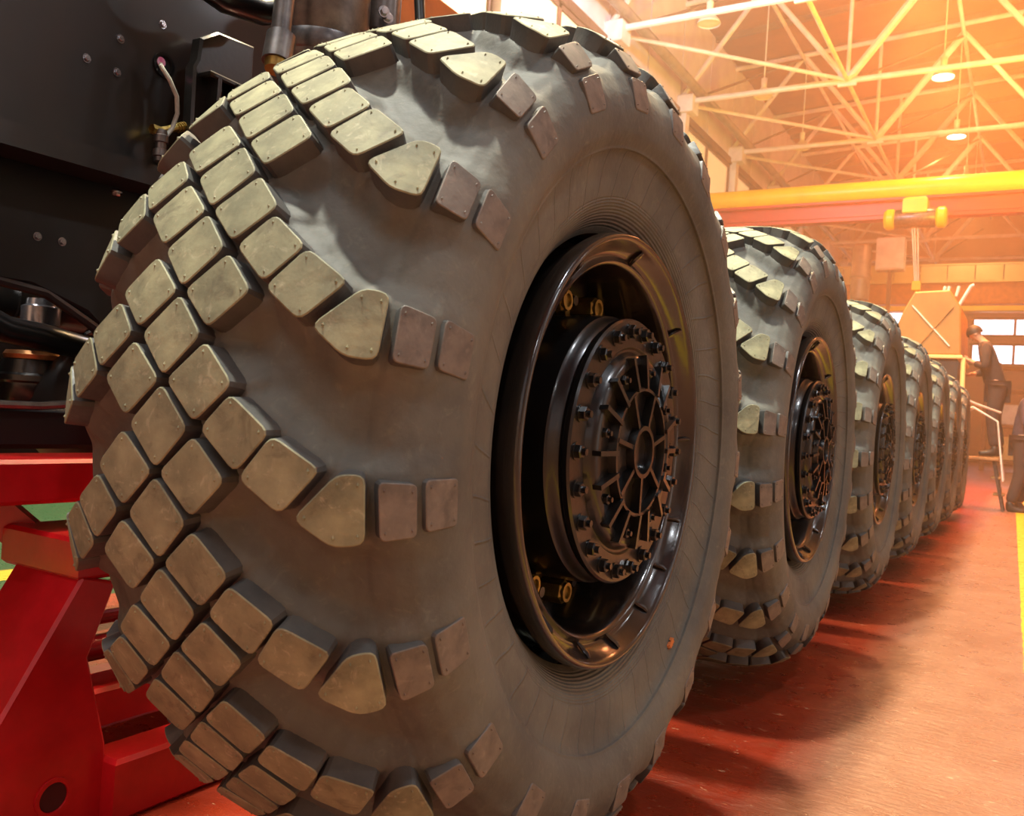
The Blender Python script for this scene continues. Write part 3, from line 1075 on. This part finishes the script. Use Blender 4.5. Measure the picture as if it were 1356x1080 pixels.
def make_wheel():
    t = thing('wheel_assembly', WL[0], 'wheel', (0, WY[0], HZ), 'truck wheels standing in a row')
    ty = put('tyre', TYRE, t)
    rest = MB()
    for (b, offs, st, side, nm), me in zip(BLOCKS, BMESH):
        base = np.mean([p[0] for p in LIST[[x[4] + str(x[3]) for x in LIST].index(nm + str(side))][0]])
        for o in offs:
            for k in range(21):
                d = o + k * PITCH_A
                if is_single(base + d + 5, st, side):
                    put('tread_block' if st == 'tread' else 'side_lug', me, ty, None, (-math.radians(d), 0, 0))
                else:
                    for vset in (0,):
                        off_ = len(rest.v)
                        rest.v += rot_verts(b.v, d)
                        rest.f += [tuple(i + off_ for i in f) for f in b.f]
                        rest.m += [i if st == 'tread' else i + 2 * (1 - i) for i in b.m]
    o = put('rear_tread', rest.mesh('rear_tread', [M['tread'], M['rubber_side'], M['pad']], 0.4), ty)
    o['kind'] = 'stuff'
    build_rim(t)
    build_hub(t)
    build_nuts(t)
    return t


wheel0 = make_wheel()


def paint_mark(tyre):
    g = [(-131.6 + (i - 3) * .55, .513 + (j - 3) * .0022) for i in range(7) for j in range(7)]
    mb = MB()
    keep = {}
    for n_, (a, b_) in enumerate(g):
        i, j = divmod(n_, 7)
        hgt = .0022 if (i - 3) ** 2 + (j - 3) ** 2 < 9.5 else -.006
        mb.v.append(tuple(map(float, surf(a, b_, np.array(hgt)))))
    for i in range(6):
        for j in range(6):
            mb.f.append((i * 7 + j, i * 7 + j + 1, i * 7 + j + 8, i * 7 + j + 7))
            mb.m.append(0)
    o = mb.build('paint_mark', M['orange_paint'], tyre)
    o['label'] = 'small orange paint mark on the sidewall'

# one joined mesh of all blocks for the far wheels
allb = MB()
for (b, offs, st, side, nm) in BLOCKS:
    for o in offs:
        for k in range(21):
            off_ = len(allb.v)
            allb.v += rot_verts(b.v, o + k * PITCH_A)
            allb.f += [tuple(i + off_ for i in f) for f in b.f]
            allb.m += [i if st == 'tread' else i + 2 * (1 - i) for i in b.m]
ALLB = allb.mesh('tread_blocks', [M['tread'], M['rubber_side'], M['pad']], 0.7)


def copy_some(o, parent, skip):
    c = o.copy()
    C.objects.link(c)
    if parent is not None:
        c.parent = parent
    for ch in list(o.children):
        if not ch.name.startswith(skip):
            copy_some(ch, c, skip)
    return c


wheels = [wheel0]
for k in range(1, 7):
    if k < 5:
        wk = copy_tree(wheel0)
    else:
        wk = copy_some(wheel0, None, ('tread_block', 'side_lug', 'rear_tread'))
        ty = [c for c in wk.children if c.name.startswith('tyre')][0]
        o = put('tread', ALLB, ty)
        o['kind'] = 'stuff'
    wheels.append(wk)
paint_mark([c for c in wheel0.children if c.name.startswith('tyre')][0])
for k, wk in enumerate(wheels):
    wk.location = (0, WY[k], HZ)
    wk.rotation_euler = (-math.radians(PHASE[k]), 0, 0)
    wk['label'] = WL[k] if k < 6 else WL[7]

# ------------------------------------------------------------------ truck chassis behind the wheels
tr = thing('truck', 'black heavy truck chassis standing behind the row of wheels', 'truck', (-1.5, 6.5, 0.9))
tro = Vector((-1.5, 6.5, 0.9))


def tpart(mb, name, mt, parent=None, smooth=0.6, label=None):
    mb.v = [(x - tro.x, y - tro.y, z - tro.z) for x, y, z in mb.v]
    o = mb.build(name, mt, parent or tr, smooth)
    if label:
        o['label'] = label
    return o


# long frame, axles
for x0 in (-1.75, -1.35):
    tpart(MB().box((x0, 1.9, 0.95), (x0 + 0.12, 13.8, 1.30), bev=0.015), 'frame_rail', M['body_black'])
for y in WY:
    ax = MB().lathe([(-2.4, 0), (-2.4, .09), (-1.7, .09), (-1.6, .17), (-1.36, .17), (-1.24, .09), (-.62, .09), (-.58, .2), (-.4, .2), (-.36, .18), (-.30, .18), (-.30, 0)][::-1], 28,
                    centre=(0, y, HZ))
    tpart(ax, 'axle', M['body_black'])
# side body seen left of the near wheel
up = tpart(MB().prism([(-0.3, 1.33), (1.48, 1.36), (1.62, 1.40), (2.1, 1.6), (2.1, 2.3), (-0.3, 2.3)], -1.33, -1.25, 'x', bev=0.012),
           'upper_side_panel', M['body_black'])
lip = tpart(MB().beam((-1.27, -0.3, 1.345), (-1.27, 1.5, 1.372), 0.12, 0.05), 'panel_lip', M['body_black'])
lowp = tpart(MB().prism([(-0.3, 1.075), (1.16, 1.075), (1.30, 1.03), (1.42, 0.93), (1.6, 0.93), (1.6, 1.38), (-0.3, 1.36)], -1.42, -1.36, 'x', bev=0.01),
             'lower_side_panel', M['deep_black'])
tpart(MB().tube([(-1.37, -0.2, 1.078), (-1.37, 1.0, 1.085), (-1.37, 1.2, 1.065), (-1.37, 1.33, 1.0), (-1.37, 1.42, 0.93)], 0.012, 8), 'panel_edge', M['body_black'])
tpart(MB().prism([(-0.3, 0.71), (1.7, 0.71), (1.7, 0.775), (1.3, 0.80), (1.25, 0.80), (-0.3, 0.80)], -1.36, -1.2, 'x', bev=0.01), 'side_sill', M['deep_black'])
tpart(MB().tube([(-1.195, 0.3, 0.80), (-1.195, 1.10, 0.803), (-1.195, 1.17, 0.81), (-1.195, 1.22, 0.83), (-1.195, 1.27, 0.865)], 0.009, 8), 'sill_trim', M['steel'])
tpart(MB().box((-2.2, -0.5, 0.5), (-2.1, 13, 2.3)), 'inner_bulkhead', M['deep_black'])
tpart(MB().box((-2.1, -0.5, 2.2), (-1.25, 2.4, 2.3)).box((-1.25, .6, 2.2), (-.98, 1.25, 2.3)), 'deck_plate', M['deep_black'])  # unseen; second box is an extension added to shade the axle stand
# bolts on the panels: (y, z, x)
bm_ = hexa(.0095, 0, .010).lathe([(-.001, .014), (.003, .014), (.003, .009)], 12).mesh('panel_bolt', M['bright_steel'])
for (y, z, x) in ((1.375, 1.752, -1.25), (1.265, 1.672, -1.25), (1.185, 1.595, -1.25), (1.262, 1.592, -1.25),
                  (1.165, 1.19, -1.36), (1.225, 1.19, -1.36)):
    put('panel_bolt', bm_, tr, Vector((x, y, z)) - tro, (0.4, 0, 0)).scale = (.75, .75, .75)
put('panel_bolt', bm_, tr, Vector((-1.29, 1.31, 1.325)) - tro, (0, PI / 2, 0))
# cable hole with grommet, white cable with grey connector, brass fitting
tpart(MB().lathe([(-.004, .030), (.006, .030), (.006, .023), (-.004, .020)], 24, centre=(-1.25, 1.385, 1.655)), 'grommet', M['hose'])
tpart(MB().lathe([(.002, 0.0), (.003, .012), (.001, .0125)], 20, centre=(-1.249, 1.377, 1.660)), 'cable_tag', M['pink'], label='pink sheath inside the cable hole')
tpart(MB().tube([(-1.245, 1.375, 1.653), (-1.215, 1.355, 1.635), (-1.195, 1.365, 1.605), (-1.19, 1.385, 1.57), (-1.19, 1.390, 1.53), (-1.19, 1.378, 1.49), (-1.19, 1.362, 1.465)], .0055, 8),
      'cable', M['white_cable'], label='white cable')
cn = tpart(MB().lathe([(.052, 0), (.052, .012), (.044, .014), (.040, .014), (.038, .017), (.022, .017), (.020, .013), (.006, .013), (.004, .017), (-.012, .018), (-.014, .014), (-.024, .014),
                       (-.024, 0)], 18, axis='z', centre=(-1.19, 1.350, 1.425)), 'connector', M['steel'])
fb = hexa(.012, -.016, .016)
fb.v = [(-1.2 + y, 1.345 + x, 1.475 + z) for x, y, z in fb.v]
fb.tube([(-1.2, 1.355, 1.478), (-1.2, 1.465, 1.53)], .009, 10)
for k in range(7):
    fb.tube([(-1.2, 1.400 + k * .006, 1.499 + k * .003), (-1.2, 1.4025 + k * .006, 1.500 + k * .003)], .012, 10)
tpart(fb, 'brass_fitting', M['brass'])
# steering arm bracket (welded plates) and rods above it
bk = MB().prism([(1.42, 1.40), (1.415, 1.655), (1.425, 1.675), (1.43, 1.73), (1.48, 1.765), (1.60, 1.775), (1.60, 1.40)], -1.21, -1.17, 'x', bev=0.006)
bk.box((-1.18, 1.455, 1.40), (-1.13, 1.467, 1.64), bev=0.004).box((-1.18, 1.43, 1.63), (-1.13, 1.60, 1.645), bev=0.004)
bk.box((-1.18, 1.51, 1.40), (-1.12, 1.522, 1.64), bev=0.004)
tpart(bk, 'steering_bracket', M['black_paint'])
tpart(MB().tube([(-1.10, 1.30, 1.83), (-1.06, 1.40, 1.79), (-1.04, 1.50, 1.80), (-1.0, 1.62, 1.86)], .032, 14), 'pressure_pipe', M['black_paint'])
# damper rod with yellow end and the big spring cylinder over the near tyre
dm = MB().tube([(-.76, 1.30, 1.60), (-.78, 1.335, 1.90)], .021, 18)
dm.tube([(-.757, 1.292, 1.553), (-.763, 1.306, 1.615)], .031, 18)
dmo = tpart(dm, 'damper', M['steel'])
tpart(MB().tube([(-.755, 1.288, 1.535), (-.757, 1.293, 1.555)], [.022, .026], 16), 'rod_end', M['brass'], label='yellow rod end')
cy = (-.84, 1.50, 0)
sp = tpart(MB().lathe([(1.62, 0), (1.62, .098), (1.635, .104), (1.69, .104), (1.70, .110), (1.90, .110), (1.90, 0)], 40, axis='z', centre=cy), 'suspension_cylinder', M['steel'])
tpart(MB().lathe([(1.40, 0), (1.40, .075), (1.61, .075), (1.62, .095), (1.63, .095), (1.63, 0)], 32, axis='z', centre=cy), 'piston_rod', M['black_paint'])
tpart(MB().lathe([(1.640, .1045), (1.645, .1075), (1.682, .1075), (1.687, .1045)], 40, axis='z', centre=cy), 'clamp_band', M['steel'])
tpart(MB().lathe([(1.66, 0), (1.66, .036), (1.76, .036), (1.765, .052), (1.95, .052), (1.95, 0)], 24, axis='z', centre=(-.80, 1.655, 0)), 'reservoir', M['steel'])
for (y, z) in ((1.60, 1.79), (1.615, 1.782)):
    put('panel_bolt', bm_, tr, Vector((-.74, y, z)) - tro, (0, 0, -0.6))
tpart(MB().tube([(-.74, 1.71, 1.72), (-.74, 1.735, 1.77), (-.75, 1.755, 1.83), (-.77, 1.76, 1.95)], .014, 12), 'black_hose', M['hose'])
tpart(MB().box((-1.0, 1.86, 1.55), (-.9, 2.14, 2.05), bev=0.01), 'orange_bracket', M['orange_paint'], label='orange painted bracket')

# engine bay items glimpsed under the lower panel
eb = tpart(MB().lathe([(0, 0), (0, .085), (.02, .095), (.05, .095), (.056, .101), (.07, .101), (.076, .095), (.11, .090), (.115, 0)], 30, axis='z', centre=(-1.62, 1.35, .80)),
           'air_bellow', M['black_paint'])
tpart(MB().lathe([(.0, .06), (.0, .084), (.012, .088), (.022, .082), (.022, .05)], 30, axis='z', centre=(-1.62, 1.35, .912)), 'copper_ring', M['copper'], label='copper coloured ring on the air bellow')
tpart(MB().tube([(-1.5, .9, 1.03), (-1.48, 1.08, 1.015), (-1.47, 1.17, .975), (-1.46, 1.26, .965), (-1.46, 1.36, .95), (-1.47, 1.42, .90), (-1.5, 1.46, .84)], .033, 16), 'coolant_hose', M['hose'])
ev = tpart(MB().tube([(-1.75, 1.15, 1.07), (-1.75, 1.75, 1.06)], .062, 20), 'intake_manifold', M['black_paint'])
for yy in (1.32, 1.43, 1.54, 1.65):
    tpart(MB().tube([(-1.75, yy, 1.07), (-1.75, yy + .022, 1.07)], .074, 20), 'manifold_clamp', M['black_paint'])
for yy in (1.50, 1.545, 1.59):
    tpart(MB().box((-1.70, yy, 1.118), (-1.66, yy + .026, 1.126), bev=0.002), 'orange_seal', M['orange_paint'])
tpart(MB().lathe([(0, 0), (0, .046), (.045, .046), (.05, .036), (.066, .034), (.068, 0)], 20, axis='z', centre=(-1.55, 1.30, 1.0)), 'filler_cap', M['bright_steel'])
tpart(MB().tube([(-1.45, 1.36, .985), (-1.5, 1.56, 1.09)], .004, 6), 'dip_rod', M['bright_steel'])
tpart(MB().lathe([(0, 0), (0, .08), (.06, .085), (.065, .09), (.075, .09), (.08, 0)], 24, axis='z', centre=(-1.5, 1.56, .96)), 'oil_filter', M['black_paint'])
tpart(MB().tube([(-1.42, 1.39, .99), (-1.42, 1.43, .955)], .006, 8), 'yellow_strap', M['brass'])
# clamp ears with bolts on the steering hub left of the tyre
for (y, z) in ((1.12, 1.085), (1.07, .79)):
    e = tpart(MB().box((-.86, y - .03, z - .05), (-.80, y + .03, z + .05), bev=0.012), 'hub_flange', M['steel'])
    for dz in (-.034, .034):
        put('panel_bolt', bm_, tr, Vector((-.80, y - .018, z + dz)) - tro, (0, 0, -0.9))

# octagonal housing on the rear of the chassis
pan = [(-.93, 2.03), (-.99, 2.40), (-.90, 2.66), (-.78, 2.89), (-.35, 2.91), (-.21, 2.69), (-.17, 2.03)]
hs = tpart(MB().prism([(z, x) for x, z in pan], 13.0, 14.6, 'y', bev=0.02), 'rear_housing', M['cab'], label='khaki eight sided housing on the rear of the chassis')
for a, b in (((-.80, 2.70), (-.315, 2.15)), ((-.72, 2.12), (-.30, 2.68))):
    tpart(MB().beam((a[0], 12.99, a[1]), (b[0], 12.99, b[1]), .02, .018), 'stiffening_rib', M['white_steel'] if a[0] == -.80 else M['cab'], hs)  # white diagonal paints the highlight along the groove
tpart(MB().box((-.98, 12.95, 1.98), (-.15, 14.6, 2.03), bev=0.01), 'housing_shelf', M['girder'])
tpart(MB().box((-.95, 13.0, 1.3), (-.2, 14.6, 1.98), bev=0.02), 'rear_cross_box', M['body_black'])
for xx in (-.47, -.42, -.30):
    tpart(MB().tube([(xx, 13.4, 2.88), (xx + .03, 13.4, 3.02)], .02, 10), 'lifting_lug', M['white_steel'])
tpart(MB().tube([(-.25, 13.3, 2.74), (-.12, 13.3, 3.0), (-.08, 13.3, 3.02)], .022, 10), 'grab_handle', M['white_steel'])
tpart(MB().tube([(-.5, 11.9, 1.62), (.05, 12.6, 1.38), (.33, 12.9, 1.29)], .016, 8), 'tow_line', M['white_steel'])
tpart(MB().tube([(-.14, 13.0, 2.0), (-.13, 12.95, 1.6), (-.15, 12.92, 1.3)], .03, 8), 'loose_hose', M['girder'])

# ------------------------------------------------------------------ red axle stand
sd = thing('axle_stand', 'red steel axle stand beside the near wheel', 'stand', (-1.0, 1.0, 0))
sdo = Vector((-1.0, 1.0, 0))


def spart(mb, name, parent=None, mt=None):
    mb.v = [(x - sdo.x, y - sdo.y, z - sdo.z) for x, y, z in mb.v]
    return mb.build(name, mt or M['red_paint'], parent or sd, 0.5)


leg = [(.74, 0), (1.115, 0), (1.105, .15), (1.055, .33), (1.105, .47), (1.03, .49)]
spart(MB().prism(leg, -1.12, -.90, 'x', bev=0.006), 'leg')
spart(MB().lathe([(-.02, .038), (.004, .036), (.004, .028), (.0005, .027)][::-1], 28, centre=(-.9, 1.0, .08)), 'pin_boss')
spart(MB().lathe([(.0005, .0), (.0015, .026), (.0005, .027)][::-1], 28, centre=(-.9, 1.0, .08)), 'pin_hole', None, M['dark_red'])  # flat dark disc paints the shade inside the hole
spart(MB().box((-1.16, 1.02, .48), (-.9, 1.2, .56), bev=0.008), 'saddle_block')
spart(MB().box((-1.19, -.2, .615), (-1.02, 1.9, .703), bev=0.008), 'cross_beam')
spart(MB().beam((-1.25, .96, .655), (-1.12, 1.16, .44), .07, .07), 'brace')
spart(MB().box((-1.08, 1.10, .15), (-.97, 2.6, .235), bev=0.008), 'base_rail')
spart(MB().box((-.96, 1.10, .0), (-.86, 2.6, .125), bev=0.008), 'base_rail')
spart(MB().box((-1.45, 1.10, .0), (-1.33, 2.6, .12), bev=0.008), 'base_rail')
spart(MB().tube([(-1.2, 1.1, .32), (-1.2, 2.5, .30)], .016, 12), 'tie_rod')
spart(MB().tube([(-1.2, 1.1, .25), (-1.2, 2.5, .24)], .03, 14), 'jack_tube')
spart(MB().tube([(-1.3, 1.1, .37), (-1.3, 2.5, .36)], .012, 12), 'tie_rod')


# ------------------------------------------------------------------ people
def skin_mesh(name, joints, edges, radii, mt, parent=None, root=0, sub=2):
    me = bpy.data.meshes.new(name)
    me.from_pydata([tuple(j) for j in joints], edges, [])
    o = bpy.data.objects.new(name, me)
    C.objects.link(o)
    md = o.modifiers.new('skin', 'SKIN')
    for i, v in enumerate(me.skin_vertices[0].data):
        r = radii[i]
        v.radius = (r, r) if isinstance(r, float) else r
        v.use_root = i == root
    md.use_smooth_shade = True
    sb_ = o.modifiers.new('sub', 'SUBSURF')
    sb_.levels = sub
    sb_.render_levels = sub
    dg = bpy.context.evaluated_depsgraph_get()
    new = bpy.data.meshes.new_from_object(o.evaluated_get(dg))
    new.materials.clear()
    new.materials.append(mt)
    bpy.data.objects.remove(o)
    return put(name, new, parent)


def person(label, loc, rz, J, cloth, trousers, hat):
    """J: named joints in metres, the person facing +y; body is one skin, clothes are its children"""
    t = thing('person', label, 'person', loc)
    t.rotation_euler = (0, 0, rz)
    names, pts, rad, ed = {}, [], [], []

    def add(n, p, r, link=None):
        names[n] = len(pts)
        pts.append(Vector(p))
        rad.append(r)
        if link:
            ed.append((names[link], names[n]))
    add('pelvis', J['pelvis'], .13)
    add('waist', J['waist'], .115, 'pelvis')
    add('chest', J['chest'], .135, 'waist')
    add('neck', J['neck'], .05, 'chest')
    hd = (Vector(J['head']) - Vector(J['neck'])).normalized()
    fw = Vector(J['face']).normalized()
    add('jaw', Vector(J['neck']) + hd * .07 + fw * .015, .062, 'neck')
    add('skull', Vector(J['head']), .088, 'jaw')
    add('crown', Vector(J['head']) + hd * .075, .065, 'skull')
    for s in ('l', 'r'):
        add('sh' + s, J['sh' + s], .055, 'chest')
        add('el' + s, J['el' + s], .042, 'sh' + s)
        add('wr' + s, J['wr' + s], .028, 'el' + s)
        d = (Vector(J['wr' + s]) - Vector(J['el' + s])).normalized()
        sd_ = d.cross(Vector((0.3, 0.2, 1))).normalized()
        palm = Vector(J['wr' + s]) + d * .065
        add('pa' + s, palm, .034, 'wr' + s)
        for q, (o_, ln) in enumerate(((-.027, .075), (-.009, .088), (.009, .083), (.027, .066))):
            a = palm + d * .03 + sd_ * o_
            add('f%d%s' % (q, s), a, .011, 'pa' + s)
            b = a + d * ln * .5 + sd_.cross(d) * .008
            add('g%d%s' % (q, s), b, .009, 'f%d%s' % (q, s))
            add('h%d%s' % (q, s), b + d * ln * .4 + sd_.cross(d) * .025, .008, 'g%d%s' % (q, s))
        a = palm - d * .02 - sd_ * .04
        add('t%s' % s, a, .012, 'pa' + s)
        add('u%s' % s, a + d * .045 - sd_ * .015, .010, 't' + s)
        add('hi' + s, J['hi' + s], .095, 'pelvis')
        add('kn' + s, J['kn' + s], .062, 'hi' + s)
        add('an' + s, J['an' + s], .042, 'kn' + s)
    body = skin_mesh('body', pts, ed, rad, M['skin'], t)
    face = MB()
    hc = Vector(J['head'])
    side = fw.cross(hd).normalized()
    face.tube([hc + fw * .085 - hd * .0, hc + fw * .105 - hd * .03], [.010, .017], 8)
    for s in (-1, 1):
        face.lathe([(-.006, 0), (-.004, .018), (.006, .026), (.01, .02), (.01, 0)], 10, centre=tuple(hc + side * s * .09 - hd * .01))
    face.build('nose_and_ears', M['skin'], body)
    ey = MB()
    for s in (-1, 1):
        ey.lathe([(-.009, 0), (-.006, .008), (0, .011), (.006, .008), (.009, 0)], 8, axis='y', centre=tuple(hc + side * s * .034 + fw * .082 + hd * .015))
    ey.tube([hc + side * -.025 + fw * .083 - hd * .055, hc + side * .025 + fw * .083 - hd * .055], .006, 6)
    ey.build('eyes_and_mouth', M['hair'], body)
    # jacket
    jp = [J['pelvis'] + Vector((0, 0, -.06)), J['waist'], J['chest'], J['chest'] + (Vector(J['neck']) - J['chest']) * .75]
    je = [(0, 1), (1, 2), (2, 3)]
    jr = [.122, .142, .165, .085]
    for s in ('l', 'r'):
        b = len(jp)
        jp += [J['sh' + s], J['el' + s], J['el' + s] + (J['wr' + s] - J['el' + s]) * .92]
        je += [(2, b), (b, b + 1), (b + 1, b + 2)]
        jr += [.080, .062, .048]
    skin_mesh('jacket', jp, je, jr, cloth, t, 1)
    tp = [J['pelvis']]
    te, trr = [], [.155]
    for s in ('l', 'r'):
        b = len(tp)
        tp += [J['hi' + s], J['kn' + s], J['an' + s] + Vector((0, 0, .02))]
        te += [(0, b), (b, b + 1), (b + 1, b + 2)]
        trr += [.115, .082, .072]
    skin_mesh('trousers', tp, te, trr, trousers, t)
    for s in ('l', 'r'):
        a = J['an' + s]
        f = Vector(J['toe' + s])
        zb = a.z - .055
        heel = Vector((a.x, a.y, zb)) - f * .05
        skin_mesh('boot', [a + Vector((0, 0, .06)), Vector((a.x, a.y, zb + .01)), heel, Vector((a.x, a.y, zb)) + f * .10, Vector((a.x, a.y, zb - .012)) + f * .19],
                  [(0, 1), (1, 2), (1, 3), (3, 4)], [.052, .050, .045, .045, .036], M['boot'], t, 1)
    # hair or cap: a shell over the top and back of the skull
    hr = MB()
    up = (hd - fw * .35).normalized()
    ax = up.orthogonal().normalized()
    ay = up.cross(ax)
    rows = 7
    vs_, fs = [], []
    for i in range(rows):
        ph = i / (rows - 1) * 1.75
        for k in range(16):
            an = 2 * PI * k / 16
            vs_.append(hc + up * .015 + (up * math.cos(ph) * 1.08 + (ax * math.cos(an) + ay * math.sin(an)) * math.sin(ph)) * .104)
    for i in range(rows - 1):
        for k in range(16):
            j = (k + 1) % 16
            fs.append((i * 16 + k, (i + 1) * 16 + k, (i + 1) * 16 + j, i * 16 + j))
    hr.add(vs_, fs).build('cap' if hat else 'hair', M['blue_cloth'] if hat else M['hair'], t, 1.5)
    return t


V = Vector
JA = dict(pelvis=V((0, 0, .93)), waist=V((0, .07, 1.08)), chest=V((0, .14, 1.36)), neck=V((0, .22, 1.55)), head=V((0, .31, 1.64)), face=(0, .8, -.6),
          shl=V((-.19, .17, 1.44)), ell=V((-.27, .15, 1.16)), wrl=V((-.15, .30, 1.24)), shr=V((.19, .17, 1.44)), elr=V((.27, .15, 1.14)), wrr=V((.13, .31, 1.10)),
          hil=V((-.10, 0, .88)), knl=V((-.11, .05, .50)), anl=V((-.11, -.01, .085)), hir=V((.10, 0, .88)), knr=V((.11, .02, .50)), anr=V((.11, -.06, .085)),
          toel=(0, 1, 0), toer=(0, 1, 0))
person('person in dark work clothes on the step ladder, leaning towards the eight sided housing', (.27, 13.4, .725), PI / 2, JA, M['dark_cloth'], M['dark_cloth'], False)
JB = dict(pelvis=V((0, 0, .95)), waist=V((0, .0, 1.10)), chest=V((0, .05, 1.36)), neck=V((0, .14, 1.53)), head=V((0, .23, 1.62)), face=(0, 1, -.4),
          shl=V((-.20, .02, 1.45)), ell=V((-.26, .05, 1.17)), wrl=V((-.20, .22, 1.02)), shr=V((.20, .02, 1.45)), elr=V((.27, .03, 1.17)), wrr=V((.24, .18, .98)),
          hil=V((-.10, 0, .90)), knl=V((-.11, .07, .50)), anl=V((-.12, .0, .085)), hir=V((.10, 0, .90)), knr=V((.12, .0, .50)), anr=V((.13, -.10, .085)),
          toel=(0, 1, 0), toer=(0, 1, 0))
person('person in a dark coat standing at the right edge of the picture', (.59, 13.5, 0), -PI / 2, JB, M['blue_cloth'], M['dark_cloth'], True)

# step ladder under the leaning worker
ld = thing('step_ladder', 'small steel step ladder with platform beside the farthest wheels', 'ladder', (.10, 13.4, 0))
MB().box((-.20, -.29, .66), (.24, .29, .70), bev=0.008).build('platform', M['wood'], ld)
for sx, sy, tx in ((-1, -1, -.02), (-1, 1, -.02), (1, -1, .14), (1, 1, .14)):
    MB().beam((sx * .18, sy * .20, .66), (sx * .18 + (tx if sx > 0 else -.02), sy * .22, 0), .035, .035).build('leg', M['steel'], ld)
for z, x in ((.22, .27), (.44, .24)):
    MB().box((x - .08, -.21, z - .02), (x + .06, .21, z + .01), bev=0.006).build('step', M['wood'], ld)
for sy in (-1, 1):
    MB().tube([(-.2, sy * .28, .68), (-.2, sy * .28, 1.3), (-.10, sy * .28, 1.36), (.20, sy * .28, 1.18), (.30, sy * .28, .40)], .012, 8).build('handrail', M['white_steel'], ld)
for z in (.3,):
    MB().beam((-.2, -.2, z), (-.2, .2, z), .02, .03).build('cross_bar', M['steel'], ld)
